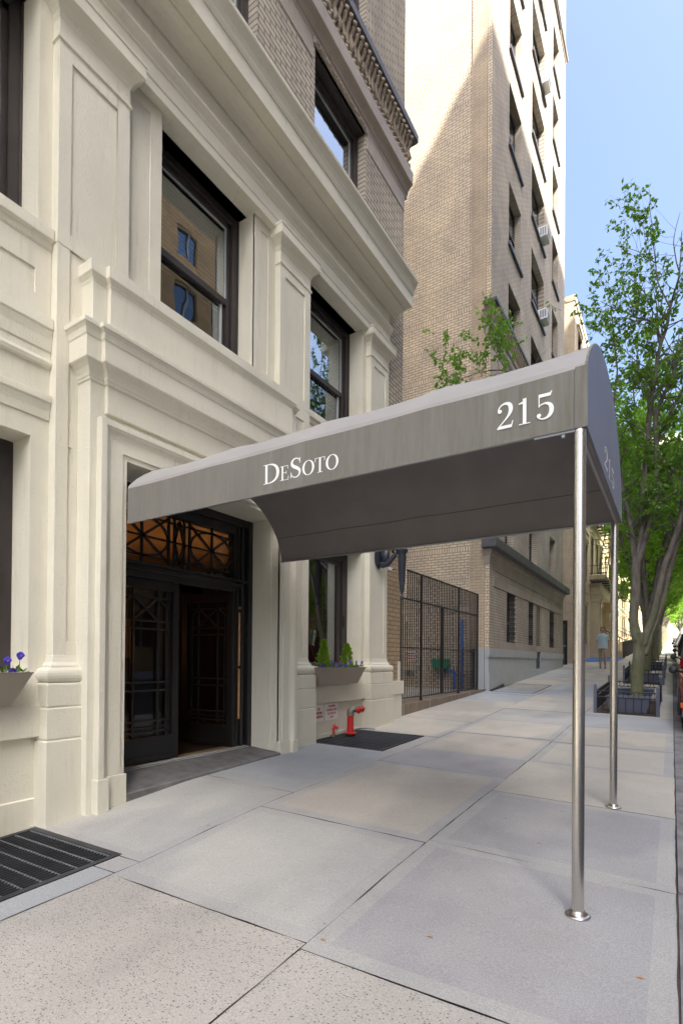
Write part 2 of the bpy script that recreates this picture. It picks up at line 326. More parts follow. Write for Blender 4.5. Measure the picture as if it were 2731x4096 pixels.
    def build(s,name,parent=None,bev=0,seg=2,angle=35,smooth=None):
        me=bpy.data.meshes.new(name); me.from_pydata(s.v,[],s.f)
        for n in s.mats: me.materials.append(M[n])
        me.polygons.foreach_set('material_index',s.m); 
        me.polygons.foreach_set('use_smooth',[bool(x) for x in s.sm] if smooth is None else [smooth]*len(s.f))
        import bmesh
        bm=bmesh.new(); bm.from_mesh(me)
        if bev: bmesh.ops.remove_doubles(bm,verts=bm.verts,dist=1e-5)
        bmesh.ops.recalc_face_normals(bm,faces=bm.faces)
        if bev:
            ed=[e for e in bm.edges if len(e.link_faces)==2 and e.calc_face_angle(0)>rad(angle)]
            bmesh.ops.bevel(bm,geom=ed,offset=bev,segments=seg,affect='EDGES',profile=.5,clamp_overlap=True)
        bm.to_mesh(me); bm.free(); me.update()
        o=bpy.data.objects.new(name,me); COL.objects.link(o)
        if parent is not None: o.parent=parent
        return o
def empty(name,loc=(0,0,0)):
    o=bpy.data.objects.new(name,None); o.location=loc; o.empty_display_size=.3; COL.objects.link(o); return o
def tag(o,label=None,cat=None,group=None,kind=None):
    if label: o['label']=label
    if cat: o['category']=cat
    if group: o['group']=group
    if kind: o['kind']=kind
    return o
def thing(name,label,cat,loc,group=None):
    return tag(empty(name,loc),label,cat,group)
def adopt(root):
    """parts are modelled in world coordinates: keep them there when the root is an Empty with a location"""
    for c in root.children: c.matrix_parent_inverse=Matrix.Translation(root.location).inverted()
def copy_tree(o,parent=None):
    c=o.copy(); COL.objects.link(c); c.parent=parent
    if parent is not None: c.matrix_parent_inverse=o.matrix_parent_inverse.copy()
    for ch in o.children: copy_tree(ch,c)
    return c
def interp(x,xs,ys):
    if x<=xs[0]: return ys[0]+(ys[1]-ys[0])*(x-xs[0])/(xs[1]-xs[0])
    for i in range(len(xs)-1):
        if x<=xs[i+1]: return ys[i]+(ys[i+1]-ys[i])*(x-xs[i])/(xs[i+1]-xs[i])
    return ys[-1]+(ys[-1]-ys[-2])*(x-xs[-1])/(xs[-1]-xs[-2])
gFy=[-6,1,2.15,2.8,3.5,4.67,6,7.28,8.1,8.7,14,25.5,200];gFz=[-1.55,-1.36,-1.31,-1.23,-1.17,-1.135,-1.125,-1.1,-1.06,-1.02,-.79,-.21,8.9]
gCy=[-6,0,2.77,4.87,9,14,25.5,200];gCz=[-1.5,-1.33,-1.25,-1.204,-1.06,-.86,-.28,8.83]
def g(x,y):
    a=interp(y,gFy,gFz);b=interp(y,gCy,gCz); return a+(b-a)*(x+4.1)/3.7
A,P_,PED,D2,D,G_=-4.21,-4.12,-4.04,-3.97,-3.92,-4.47
# ------------------------------------------------------------------ near apartment building
YL=-6.0
B=thing('apartment_building','cream painted stone and brick apartment building with pilasters and deep cornice behind the grey canopy','building',(-6,2,-1.3))
PIL=[(2.26,2.90),(5.03,5.67),(7.345,7.96)]
YSH=5.06   # bay repeat to the left
holes_g=[(.78,2.12,-.10,1.725),(5.80,7.23,-.10,1.70),(2.74,4.94,-2.,1.75),(-4.3,-2.95,-.10,1.725)]
holes_2=[(.72,2.155,3.42,5.31),(3.312,4.65,3.42,5.31),(5.79,7.225,3.42,5.31),(-1.75,-.41,3.42,5.31),(-4.34,-2.9,3.42,5.31)]
w=MB().mat('stone'); w.wall('x',A,-.27,YL,7.98,-1.9,6.0,holes_g+holes_2)
w.build('stone_wall',B)
w=MB().mat('brick_corner'); w.box(-4.60,A,7.965,8.66,-1.9,2.0); w.mat('brick_front'); w.box(-4.6,A+.001,7.965,8.70,2.0,6.45)
w.mat('stone'); w.box(-4.5,-4.12,7.98,8.56,-1.9,-.6); w.box(-4.5,-4.10,7.98,8.60,-.6,-.37); w.box(-4.5,A+.006,8.56,8.665,-.37,-.02)
w.build('brick_quoin',B)
# side/back/roof shell
s=MB().mat('brick_return'); s.box(-12,-4.45,8.40,8.70,-1.9,HT); s.box(-12,-11.7,YL,8.40,-1.9,HT); s.box(-11.7,-4.45,YL,YL+.3,-1.9,HT); s.box(-11.7,-4.45,YL+.3,8.4,HT-.3,HT)
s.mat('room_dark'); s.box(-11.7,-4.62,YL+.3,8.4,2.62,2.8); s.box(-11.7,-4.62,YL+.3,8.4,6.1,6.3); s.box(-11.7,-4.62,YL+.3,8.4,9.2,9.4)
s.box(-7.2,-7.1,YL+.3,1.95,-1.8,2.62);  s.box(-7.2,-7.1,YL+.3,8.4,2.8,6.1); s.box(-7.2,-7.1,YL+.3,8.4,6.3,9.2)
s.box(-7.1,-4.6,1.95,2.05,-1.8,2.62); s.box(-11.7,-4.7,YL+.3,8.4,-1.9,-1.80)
s.build('side_and_rear_walls',B)
# upper brick facade
hb=[]
for k in range(4):
    z0,z1=(6.86,8.52) if k==0 else (10.0+3*(k-1),11.9+3*(k-1))
    for a,b in ((-4.35,-2.95),(-1.75,-.41),(.72,2.12),(3.30,4.66),(5.85,7.26)): hb.append((a,b,z0,z1))
w=MB().mat('brick_front'); w.wall('x',A,-.25,YL,8.70,6.45,HT,hb)
w.build('upper_brick_wall',B)
# ---- window unit: frame > sashes ; pane ; blind
def window(parent,y0,y1,z0,z1,x=G_,split=.5,label=None,blind=.0,headbox=True,reflect='glass'):
    f=MB().mat('frame_brown'); fw=.10; wd=y1-y0
    f.box(x-.1,x,y0,y0+fw,z0,z1); f.box(x-.1,x,y1-fw,y1,z0,z1); f.box(x-.1,x,y0+fw,y1-fw,z1-.09,z1); f.box(x-.1,x,y0+fw,y1-fw,z0,z0+.05)
    f.box(x-.1,x-.03,y0+fw,y0+fw+.05,z0+.05,z1-.09); f.box(x-.1,x-.03,y1-fw-.05,y1-fw,z0+.05,z1-.09); f.box(x-.1,x-.03,y0+fw,y1-fw,z1-.15,z1-.09)
    f.box(x-.02,x+.012,y0,y0+.02,z0,z1);f.box(x-.02,x+.012,y1-.02,y1,z0,z1)
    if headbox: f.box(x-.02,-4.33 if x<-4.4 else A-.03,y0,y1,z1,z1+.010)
    fo=f.build('window',parent,bev=.004)
    if label: fo['label']=label
    ya,yb=y0+fw+.05,y1-fw-.05; za,zb=z0+.05,z1-.15; zm=za+(zb-za)*split
    s=MB().mat('frame_brown'); xs=x-.045
    s.box(xs-.045,xs+.0,ya,yb,zm-.035,zm+.035)
    s.box(xs-.075,xs-.03,ya,ya+.045,za,zm-.035); s.box(xs-.075,xs-.03,yb-.045,yb,za,zm-.035); s.box(xs-.075,xs-.03,ya,yb,za,za+.05)
    s.mat('frame_grey'); t=.014
    s.box(xs-.03,xs-.006,ya,ya+t,zm+.035,zb); s.box(xs-.03,xs-.006,yb-t,yb,zm+.035,zb); s.box(xs-.03,xs-.006,ya,yb,zb-t,zb)
    s.box(xs-.07,xs-.024,yb-.045-t,yb-.045,za+.05,zm-.035); s.box(xs-.07,xs-.024,ya+.045,yb-.045,za+.05,za+.05+t)
    s.build('sash',fo)
    p=MB().mat(reflect); p.box(xs-.022,xs-.018,ya+t,yb-t,zm+.035,zb-t); p.mat('glass_low' if reflect=='glass' else reflect); p.box(xs-.055,xs-.051,ya+.045,yb-.045-t,za+.05+t,zm-.035)
    p.build('pane',fo)
    if blind>0:
        b=MB().mat('blind'); zt=zb; n=int(blind*(zb-za)/.05)
        for i in range(n): 
            zz=zt-.05*i
            b.poly([(xs-.14,ya,zz),(xs-.14,yb,zz),(xs-.105,yb,zz-.042),(xs-.105,ya,zz-.042)])
        b.build('blind',fo)
    return fo
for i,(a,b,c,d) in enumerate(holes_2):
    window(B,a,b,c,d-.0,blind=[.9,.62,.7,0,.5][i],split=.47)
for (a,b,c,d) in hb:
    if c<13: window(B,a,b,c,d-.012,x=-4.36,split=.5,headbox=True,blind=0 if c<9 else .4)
    else:
        q=MB().mat('frame_brown'); q.box(-4.46,-4.43,a,b,c,d); q.mat('glass'); q.box(-4.43,-4.425,a+.1,b-.1,c+.1,(c+d)/2-.04); q.box(-4.43,-4.425,a+.1,b-.1,(c+d)/2+.04,d-.1); q.build('window',B)
# ground windows: dark casements
for (a,b,c,d) in (holes_g[0],holes_g[1],holes_g[3]):
    f=MB().mat('frame_brown'); x=-4.47
    f.box(x-.1,x,a,a+.05,c,d);f.box(x-.1,x,b-.16,b,c,d);f.box(x-.1,x,a+.05,b-.16,d-.12,d);f.box(x-.1,x,a+.05,b-.16,c,c+.06)
    f.box(x-.08,x-.02,b-.24,b-.16,c,d-.12); f.box(x-.08,x-.02,a+.05,b-.24,d-.19,d-.12); f.box(x-.02,x+.03,b-.12,b-.09,c+.62,c+.80)
    fo=f.build('window',B,bev=.004)
    p=MB().mat('glass_low'); p.box(x-.06,x-.055,a+.05,b-.24,c+.06,d-.19); p.build('pane',fo)
# ---- sill/string mouldings for side bays (left bays and the bay right of the portal)
def bay(y0,y1,panel):
    def one(name,prof):
        m=MB().mat('stone'); m.extr(prof,y0,y1); m.build(name,B,bev=.004,seg=1)
    one('window_sill',[(A-.05,3.41),(A+.055,3.40),(A+.058,3.31),(A+.03,3.295),(A+.025,3.25),(A+.008,3.232),(A-.05,3.232)])
    one('string_course',[(A-.05,2.70),(A+.055,2.685),(A+.06,2.60),(A+.05,2.585),(A+.035,2.52),(A+.028,2.43),(A+.026,2.425),(A+.018,2.42),(A+.018,2.362),(A+.03,2.36),(A+.036,2.335),(A+.028,2.305),(A+.008,2.295),(A-.05,2.29)])
    one('string_course',[(A-.05,2.085),(A+.045,2.075),(A+.047,2.02),(A+.036,2.008),(A+.02,1.95),(A+.012,1.885),(A-.05,1.88)])
    a,b=panel; t=.012; m=MB().mat('stone')
    o_=[(A-.01,y0,3.232),(A-.01,y1,3.232),(A-.01,y1,2.70),(A-.01,y0,2.70)]; q_=[(A+t,p[1],p[2]) for p in o_]
    i_=[(A+t,a,3.04),(A+t,b,3.04),(A+t,b,2.845),(A+t,a,2.845)]; r_=[(A-.01,p[1],p[2]) for p in i_]
    m.loft([o_,q_,i_,r_],True,False); m.build('apron_panel',B,bev=.002,seg=1)
    one('sill_course',[(A-.2,-.10),(A+.0,-.105),(A+.065,-.37),(A+.07,-.375),(A+.07,-.615),(A+.0,-.62),(A-.2,-.62)])
    one('base_course',[(A-.1,-1.07),(A+.02,-1.10),(A+.025,-2.),(A-.1,-2.)] if y0<2 else [(A-.1,-1.055),(A+.012,-1.06),(A+.014,-2.),(A-.1,-2.)])
bay(.55,2.258,(.70,2.133)); bay(5.672,7.342,(5.85,7.17)); bay(YL,-2.82,(-4.4,-2.95))
# ---- pilasters
def pil(y0,y1,ground=True,px=None,two=True,lbl=None,gy1=None):
    m=MB().mat('stone'); pa,pb=(y0+.105,y1-.125) if px is None else px
    def shaft(z0,z1,za,zb):
        t=.014
        m.box(A-.05,P_-t,y0,y1,z0,z1)
        m.box(P_-t,P_,y0,pa,z0,z1);m.box(P_-t,P_,pb,y1,z0,z1);m.box(P_-t,P_,pa,pb,z0,za);m.box(P_-t,P_,pa,pb,zb,z1)
    if gy1 is None: shaft(-.21,3.298,.125,3.15)
    else:
        m.box(A-.05,P_-.014,y0,gy1,-.21,3.298); m.box(P_-.014,P_,y0,pa,-.21,3.298); m.box(P_-.014,P_,pa,gy1,-.21,.125)
    shaft(3.301,5.13,3.42,4.815)
    t='stone'
    # capital
    m.bandp(A,P_,y0,y1,[(0,4.925),(.014,4.932),(.014,4.955),(0,4.962)])
    m.bandp(A,P_,y0,y1,[(0.002,5.10),(.012,5.125),(.012,5.145),(.018,5.15),(.026,5.165),(.05,5.19),(.08,5.212),(.088,5.22),(.095,5.225),(.095,5.325),(.104,5.332),(.104,5.352),(0,5.355)])
    if ground:
        pr=[(0,.022),(.004,.013),(.006,0),(.014,-.035),(.034,-.06),(.036,-.062),(.036,-.080),(.045,-.084)]
        for k in range(9):
            a=math.pi*(k/8); pr.append((.052+.036*math.sin(a),-.140+.056*math.cos(a)))
        pr+=[(.075,-.202),(.080,-.205),(.082,-.215)]
        pr+=[(.082,-.378),(.074,-.384),(.074,-.392),(.084,-.398),(.084,-.632),(.076,-.638),(.076,-.646),(.088,-.652),(.088,-1.9)]
        m.smooth=False
        m.bandp(A,P_,y0,y1 if gy1 is None else gy1,pr)
    o=m.build('pilaster',B,bev=.003,seg=1)
    if lbl: o['label']=lbl
    return o
pil(*PIL[0],gy1=2.50); pil(*PIL[1]); pil(*PIL[2])
pil(-2.8,-2.16); pil(-.03-.0,.0+.55,True)
# flat panelled strips beside the windows of the second floor
for y0,y1,a,b in ((2.902,3.312,3.035,3.18),(4.65,5.028,4.76,4.895)):
    m=MB().mat('stone'); t=.007; o_=[(A-.02,y0,5.31),(A-.02,y1,5.31),(A-.02,y1,3.42),(A-.02,y0,3.42)]; q_=[(A+t,p[1],p[2]) for p in o_]
    i_=[(A+t,a,5.183),(A+t,b,5.183),(A+t,b,3.50),(A+t,a,3.50)]; r_=[(A-.01,p[1],p[2]) for p in i_]
    m.loft([o_,q_,i_,r_],True,False); m.build('panelled_strip',B,bev=.002,seg=1)
# ---- entablature and cornice
m=MB().mat('stone')
m.extr([(A-.2,5.311),(P_+.004,5.311),(P_+.004,5.402),(P_+.014,5.41),(P_+.014,5.555),(P_+.026,5.565),(P_+.03,5.585),(P_+.055,5.61),(P_+.08,5.645),(P_+.082,5.675),(P_+.0,5.69),(P_+.0,5.945),(A-.2,5.96)],YL,7.972)
m.build('entablature',B,bev=.003,seg=1)
m=MB().mat('stone')
m.extr([(A-.2,5.95),(P_+.02,5.952),(P_+.024,5.965),(P_+.03,5.99),(P_+.06,6.03),(P_+.11,6.058),(P_+.17,6.068),(-3.935,6.07),(-3.93,6.092),(-3.905,6.092),(-3.90,6.080),(-3.79,6.078),(-3.79,6.268),(-3.778,6.272),(-3.776,6.284),(-3.768,6.30),(-3.76,6.34),(-3.74,6.39),(-3.712,6.43),(-3.70,6.445),(-3.688,6.462),(-3.684,6.50),(-3.70,6.512),(A-.2,6.62)],YL,8.20)
o=m.build('cornice',B,bev=.0025,seg=1)
# ---- terracotta belt with ornament above third floor
m=MB().mat('limestone_band')
m.extr([(A-.05,8.60),(A+.012,8.60),(A+.012,8.66),(A+.035,8.68),(A+.035,8.72),(A+.06,8.76),(A+.12,8.80),(A+.13,8.81),(A+.13,9.04),(A+.05,9.05),(A-.05,9.05)],YL,8.80)
m.box(A-.05,A+.01,7.30,8.702,8.30,8.60); m.box(A-.05,A+.01,4.70,5.80,8.30,8.60); m.box(A-.05,A+.01,YL,3.25,8.52,8.60)
m.box(A-.05,A+.03,5.80,7.30,8.52,8.60); m.box(A-.05,A+.03,3.25,4.70,8.52,8.60)
m.mat('dark_ledge'); m.extr([(A-.05,9.62),(A+.17,9.62),(A+.20,9.64),(A+.20,9.76),(A+.02,9.83),(A-.05,9.83)],YL,8.88)
m.build('belt_course',B,bev=.004,seg=1)
m=MB().mat('terracotta_dark'); m.box(A-.05,A+.065,YL,8.74,9.05,9.62); m.smooth=True; rj=random.Random(4)
y=2.6
while y<8.72:  # egg row below, upright leaves above
    m.lathe((A+.07,y,9.10),[(.0,-.055),(.035,-.045),(.058,0),(.05,.035),(0,.05)],8)
    y+=.115
y=2.6
while y<8.70:
    j_=rj.uniform(-.02,.02); m.tube([(A+.05,y,9.15),(A+.078,y+.02+j_,9.26),(A+.085,y-.01,9.36+j_),(A+.10,y+.015,9.45),(A+.125,y-.005+j_,9.52)],[.034,.05+j_,.034,.044,.05],7); m.lathe((A+.09,y+.03,9.22+j_),[(0,-.05),(.035,-.03),(.04,.01),(0,.05)],6)
    m.tube([(A+.05,y+.055,9.17),(A+.075,y+.055,9.33),(A+.09,y+.055,9.45)],[.014,.022,.02],6)
    m.tube([(A+.15,y-.03,9.56),(A+.17,y,9.53),(A+.15,y+.03,9.56)],[.03,.04,.03],6)
    y+=.112
for k in range(28):  # worn foliage relief over the window heads
    yy=5.85+k*.05; m.lathe((A+.02,yy,8.56+.012*math.sin(k*2)),[(0,-.03),(.025,-.02),(.03,0),(.02,.02),(0,.03)],6)
m.build('ornamental_frieze',B)
# ---- portal
y0,y1=2.455,5.225
m=MB().mat('stone')
for a,b in ((y0,2.60),(5.08,y1)): m.box(A,D2,a,b,-1.9,2.27)
m.box(A,D2,2.60,5.08,1.95,2.27)
m.box(A,D2+.035,2.585,5.095,2.02,2.27)
# the opening's side walls and head
oy0,oy1,zt=2.795,4.885,1.69
m.box(-4.47,D2,2.60,oy0,-1.9,1.95); m.box(-4.47,D2,oy1,5.08,-1.9,1.95); m.box(-4.47,D2,oy0,oy1,zt,1.95)
m.box(-4.47,-4.10,oy1-.012,oy1,-1.9,zt); m.box(-4.47,-4.10,oy0,oy0+.012,-1.9,zt)
m.build('portal_surround',B,bev=.004,seg=1)
m=MB().mat('stone'); prof=[(0,-4.0),(0,-3.962),(.045,-3.962),(.045,-3.948),(.165,-3.948),(.17,-3.944),(.185,-3.938),(.205,-3.918),(.215,-3.914),(.222,-3.906),(.228,-3.905),(.275,-3.905),(.275,-4.0)]
rings=[]
for (yy,zz,sy,sz) in ((oy0,-1.9,-1,0),(oy0,zt,-1,1),(oy1,zt,1,1),(oy1,-1.9,1,0)):
    rings.append([(x,yy+sy*e,zz+sz*e) for e,x in prof])
m.loft(rings,True,False)
for s_,yy in ((-1,oy0),(1,oy1)):
    a,b=sorted((yy,yy+s_*.285)); m.box(-4.0,-3.935,a if s_<0 else a-.008,b if s_>0 else b+.008,-1.9,-.985)
    c,d=sorted((yy+s_*.185,yy+s_*.288)); m.box(-4.0,-3.89,c,d,-1.9,-.990)
m.build('door_architrave',B,bev=.004,seg=2)
m=MB().mat('stone')
def ent(o0,ya,yb,ex):
    pr=[(0,2.245),(.012,2.252),(.012,2.268),(.02,2.275),(.024,2.30),(.04,2.335),(.062,2.36),(.078,2.37),(.088,2.38),(.088,2.545),(.096,2.552),(.098,2.565),(.104,2.60),(.118,2.618),(.130,2.624),(.132,2.662),(.05,2.68),(.0,2.69),(-.01,2.70)]
    m.bandp(A-.05,D2+ex,ya,yb,[(o,z+ex*.02) for o,z in pr])
    pr=[(-.015,2.66),(-.015,3.075),(-.010,3.08),(-.008,3.10),(.004,3.11),(.008,3.118),(.018,3.128),(.022,3.132),(.022,3.225),(-.0,3.235),(-.1,3.245)]
    m.bandp(A-.05,D2+ex,ya+.01,yb-.01,[(o,z+ex*.02) for o,z in pr])
ent(0,y0,y1,0); ent(0,2.585,5.095,.042)
m.build('portal_entablature',B,bev=.003,seg=1)
# joints in portal stones (thin pale caulk strips, slightly proud)
def joint(*a):
    m=MB().mat('caulk'); m.bandp(*a); m.build('mortar_joint',B)
for z in (.335,1.70): joint(A,D2,y0,2.585,[(.0012,z),(.0012,z+.004)]); joint(A,D2,5.10,y1,[(.0012,z),(.0012,z+.004)])
joint(A,P_,2.26,2.40,[(.0012,1.702),(.0012,1.706)])
m=MB().mat('step_stone'); m.loft([[(-4.44,2.80,-1.9),(-3.93,2.80,-1.9),(-3.93,2.80,-1.168),(-3.95,2.80,-1.155),(-4.35,2.80,-1.078),(-4.44,2.80,-1.076)],[(-4.44,4.88,-1.9),(-3.93,4.88,-1.9),(-3.93,4.88,-1.118),(-3.95,4.88,-1.108),(-4.35,4.88,-1.078),(-4.44,4.88,-1.076)]])
m.build('door_step',B,bev=.004)
# ---- doors
XD=-4.44
m=MB().mat('door_paint')
m.box(XD-.1,XD,2.807,3.0,-1.075,1.69);m.box(XD-.1,XD,4.60,4.873,-1.075,1.69);m.box(XD-.1,XD,3.0,4.6,1.50,1.69);m.box(XD-.1,XD+.01,3.0,4.6,.80,.955)
m.box(XD,XD+.03,4.70,4.74,-1.075,1.6);m.box(XD,XD+.05,4.80,4.873,-1.075,1.69);m.box(XD,XD+.02,4.64,4.66,-1.0,1.6);m.box(XD,XD+.05,2.807,2.86,-1.075,1.69)
m.box(XD,XD+.03,3.0,4.7,.875,.90); m.box(XD+.01,XD+.045,2.86,4.8,.93,.955); m.box(XD,XD+.04,2.86,4.8,1.60,1.69)
m.mat('brass_strip'); m.box(XD-.16,XD+.0,3.0,4.6,-1.075,-1.062); m.mat('concrete_blue'); m.box(XD+.002,XD+.085,2.81,4.80,-1.076,-1.055)
dfm=m.build('door_frame',B,bev=.004)
m=MB().mat('door_paint'); xg=XD-.035; r=.011
def bar(y0,z0,y1,z1,w=.011,mb=None):
    mb=mb or m; d=Vector((0,y1-y0,z1-z0)); l=d.length/2; d.normalize(); nrm=Vector((0,-d.z,d.y))
    mb.obox((xg,(y0+y1)/2,(z0+z1)/2),Vector((.013,0,0)),d*l,nrm*w)
zc=3.80
for y in (3.02,3.33,3.66,3.735,3.865,3.94,4.27,4.585): bar(y,.955,y,1.5)
for z in (1.03,1.23,1.43): bar(3.0,z,4.6,z,.009)
for ca,cb in ((3.02,3.66),(3.94,4.585)):
    cm=(ca+cb)/2
    bar(ca,1.47,cb,1.0);bar(ca,1.0,cb,1.47)
    pts=[(cm+(cb-ca)/2*.98*math.cos(t),1.235+.2*math.sin(t)) for t in [2*math.pi*k/24 for k in range(25)]]
    for p,q in zip(pts,pts[1:]): bar(*p,*q)
bar(3.735,1.235,3.80,1.47);bar(3.80,1.47,3.865,1.235);bar(3.735,1.235,3.80,1.0);bar(3.80,1.0,3.865,1.235)
m.build('transom_grille',dfm)
m=MB().mat('glass_door'); m.box(xg-.03,xg-.026,3.0,4.6,.955,1.5); m.build('transom_pane',dfm)
def leaf(lbl=None):
    q=MB().mat('door_black'); x=XD-.02
    q.box(x-.05,x,3.0,3.09,-1.05,.795);q.box(x-.05,x,3.71,3.798,-1.05,.795);q.box(x-.05,x,3.09,3.71,-1.05,-.80);q.box(x-.05,x,3.09,3.71,.70,.795)
    q.box(x,x+.008,3.08,3.72,-1.0,-.985); q.box(x,x+.008,3.08,3.72,-.815,-.80)
    o=q.build('door',B,bev=.004)
    gq=MB().mat('door_paint')
    for y in (3.14,3.25,3.55,3.66,3.69): bar(y,-.8,y,.7,.008,gq)
    for z in (-.75,-.64,-.33,-.245,.30,.38,.62): bar(3.09,z,3.71,z,.008,gq)
    for z in (-.70,): bar(3.09,z,3.71,z,.005,gq)
    bar(3.25,.38,3.55,.62,.009,gq);bar(3.55,.38,3.25,.62,.009,gq);bar(3.25,.62,3.09,.5,.007,gq);bar(3.55,.62,3.71,.5,.007,gq)
    for v in range(len(gq.v)): gq.v[v]=(gq.v[v][0]-.02,*gq.v[v][1:])
    gr=gq.build('door_grille',o)
    pn=MB().mat('glass_door'); pn.box(xg-.045,xg-.041,3.09,3.71,-.8,.7); pp=pn.build('door_pane',o)
    return o
L1=leaf(); L1['label']='closed left door leaf with thin metal grille over dark glass'
L2=copy_tree(L1,B)
# swing the right leaf inward about its hinge at y 4.60
L2['label']='right door leaf standing open into the dark lobby'
hinge=Vector((XD-.02,4.60,0)); T=Matrix.Translation(hinge)@Matrix.Rotation(rad(-84),4,'Z')@Matrix.Scale(-1,4,(0,1,0))@Matrix.Translation(-Vector((XD-.02,3.0,0)))
L2.matrix_basis=T
m=MB().mat('wood_bar'); m.tube([(XD+.03,4.665,-.08),(XD+.03,4.665,.56)],.013,8); m.tube([(XD+.03,4.665,-.72),(XD+.03,4.665,-.12)],.013,8); m.mat('cast_brass'); m.tube([(XD+.03,4.665,.60),(XD+.03,4.665,.63)],.018,8); m.box(XD,XD+.03,4.655,4.675,.52,.54); m.box(XD,XD+.03,4.655,4.675,-.06,-.04); m.box(XD,XD+.03,4.655,4.675,-.70,-.68)
m.build('door_handle',B)
# ---- lobby
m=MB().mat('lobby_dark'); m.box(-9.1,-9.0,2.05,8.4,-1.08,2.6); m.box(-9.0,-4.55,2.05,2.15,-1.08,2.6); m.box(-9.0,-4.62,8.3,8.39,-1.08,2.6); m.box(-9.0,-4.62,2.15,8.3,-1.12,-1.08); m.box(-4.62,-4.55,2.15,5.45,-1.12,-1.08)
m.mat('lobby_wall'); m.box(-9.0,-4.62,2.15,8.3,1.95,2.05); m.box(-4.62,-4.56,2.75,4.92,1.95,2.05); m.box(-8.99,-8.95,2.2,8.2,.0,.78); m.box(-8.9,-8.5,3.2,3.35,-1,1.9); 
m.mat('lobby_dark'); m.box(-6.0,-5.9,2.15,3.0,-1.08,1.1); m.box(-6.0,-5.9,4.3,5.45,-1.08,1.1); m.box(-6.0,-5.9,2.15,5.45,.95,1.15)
m.build('lobby',B)
m=MB().mat('lamp_glow'); m.box(-6.9,-6.82,4.62,4.70,.10,.36); m.build('lobby_wall_light',B)
m=MB().mat('lamp_glow'); m.box(-6.9,-6.82,3.52,3.58,.10,.36); m.build('lobby_wall_light',B)
pl=bpy.data.lights.new('lobby_fill','SPOT'); pl.energy=13; pl.spot_size=rad(150); pl.spot_blend=.5; pl.color=(1,.55,.22); pl.shadow_soft_size=.2  # added upward spot without a fixture, brightens the lobby ceiling
lo=bpy.data.objects.new('lobby_fill',pl); lo.location=(-7.2,3.8,.75); lo.rotation_euler=(math.pi,0,0); COL.objects.link(lo); lo.parent=B
pl=bpy.data.lights.new('lobby_fill','POINT'); pl.energy=3; pl.color=(1,.5,.18); pl.shadow_soft_size=.2  # warm glow of the lit wall lights, set deeper inside
lo=bpy.data.objects.new('lobby_fill',pl); lo.location=(-7.9,3.9,1.3); COL.objects.link(lo); lo.parent=B
pl=bpy.data.lights.new('lobby_fill','SPOT'); pl.energy=13; pl.color=(1,.55,.22); pl.spot_size=rad(150); pl.spot_blend=.5; pl.shadow_soft_size=.2  # second added spot, lights the ceiling seen through the right of the transom
lo=bpy.data.objects.new('lobby_fill',pl); lo.location=(-6.6,6.0,.6); lo.rotation_euler=(math.pi,0,0); COL.objects.link(lo); lo.parent=B
adopt(B)

# ------------------------------------------------------------------ canopy
CY0,CY1,CZ,CS,CH=2.774,4.872,1.15,1.45,.415
CX0,CX1=-3.925,-.362
C_=thing('entrance_canopy','long grey fabric entrance canopy lettered DeSoto and 215, on two steel poles','canopy',(-2,3.8,-1.2))
ribs=[CX0,-2.98,-2.05,-1.2,CX1]
def csec(x,inset=0,n=22):
    a=(CY1-CY0)/2-inset; c=(CY1+CY0)/2
    t=0
    for i in range(len(ribs)-1):
        if ribs[i]<=x<=ribs[i+1]: u=(x-ribs[i])/(ribs[i+1]-ribs[i]); t=math.sin(math.pi*u)**.8 if 0<u<1 else 0
    sag=.045*t
    w_=lambda z:.0035+.0022*noise.noise(Vector((x*2.2,z*5,3)))+.0008*noise.noise(Vector((x*7,z*2,9)))
    hz=.003*noise.noise(Vector((x*3.1,0,5)))
    pts=[(x,CY0+inset+w_(CZ)*(1+inset*0),CZ+hz),(x,CY0+inset+w_(CZ+.1),CZ+.1),(x,CY0+inset+w_(CZ+.2),CZ+.2),(x,CY0+inset+.003,CS-.004-.006*t)]
    for k in range(1,n):
        u=-math.cos(math.pi*k/n) if k<n/2 else -math.cos(math.pi*k/n); s=1-u*u; hh=.41
        if u<=0: zz=CS+hh*(1-abs(u)**2.5)**.85
        else: zz=CZ+(CS+hh-CZ)*(1-u**2.2)**.55
        pts.append((x,c+a*u,zz-inset*.8-sag*s+.006*noise.noise(Vector((x*2.5,u*2,1)))))
    pts+=[(x,CY1-inset,CZ)]
    return pts
xs=[CX0+(CX1-CX0)*i/48 for i in range(49)]
m=MB().mat('canopy_fabric'); m.smooth=True; m.loft([csec(x)[:4] for x in xs],False,False); m.build('canopy_skirt',C_)
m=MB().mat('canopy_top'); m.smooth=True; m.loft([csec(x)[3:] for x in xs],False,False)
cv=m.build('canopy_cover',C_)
md=cv.modifiers.new('edge','EDGE_SPLIT'); md.split_angle=rad(16)
m=MB().mat('fabric_lining'); m.smooth=True; m.loft([csec(x,.014) for x in xs],False,False)
ln=m.build('canopy_lining',C_); md=ln.modifiers.new('edge','EDGE_SPLIT'); md.split_angle=rad(16)
m=MB().mat('canopy_lining' if False else 'lobby_dark')
for k in (7,14,19):
    m.tube([ (p[0],p[1],p[2]-.002) for p in [csec(x,.016)[3+k] for x in xs[::4]]],.0022,5)
m.build('lining_seam',C_)
m=MB().mat('canopy_end_sky_tint'); m.smooth=False
e=csec(CX1)
m.loft([[(CX1+.0025,y,z) for _,y,z in e],[(CX1+.010,y,z) for _,y,z in e]],True,True)
m.build('canopy_end_panel',C_)
m=MB().mat('canopy_fabric')   # stitched end strip and hems
m.box(CX1-.045,CX1+.012,CY0-.006,CY0-.002,CZ-.004,CS-.002); m.box(CX0,CX1,CY0-.003,CY0+.0,CZ-.004,CZ+.012) 
m.tube([(CX1+.004,y,z) for _,y,z in e],.006,6)
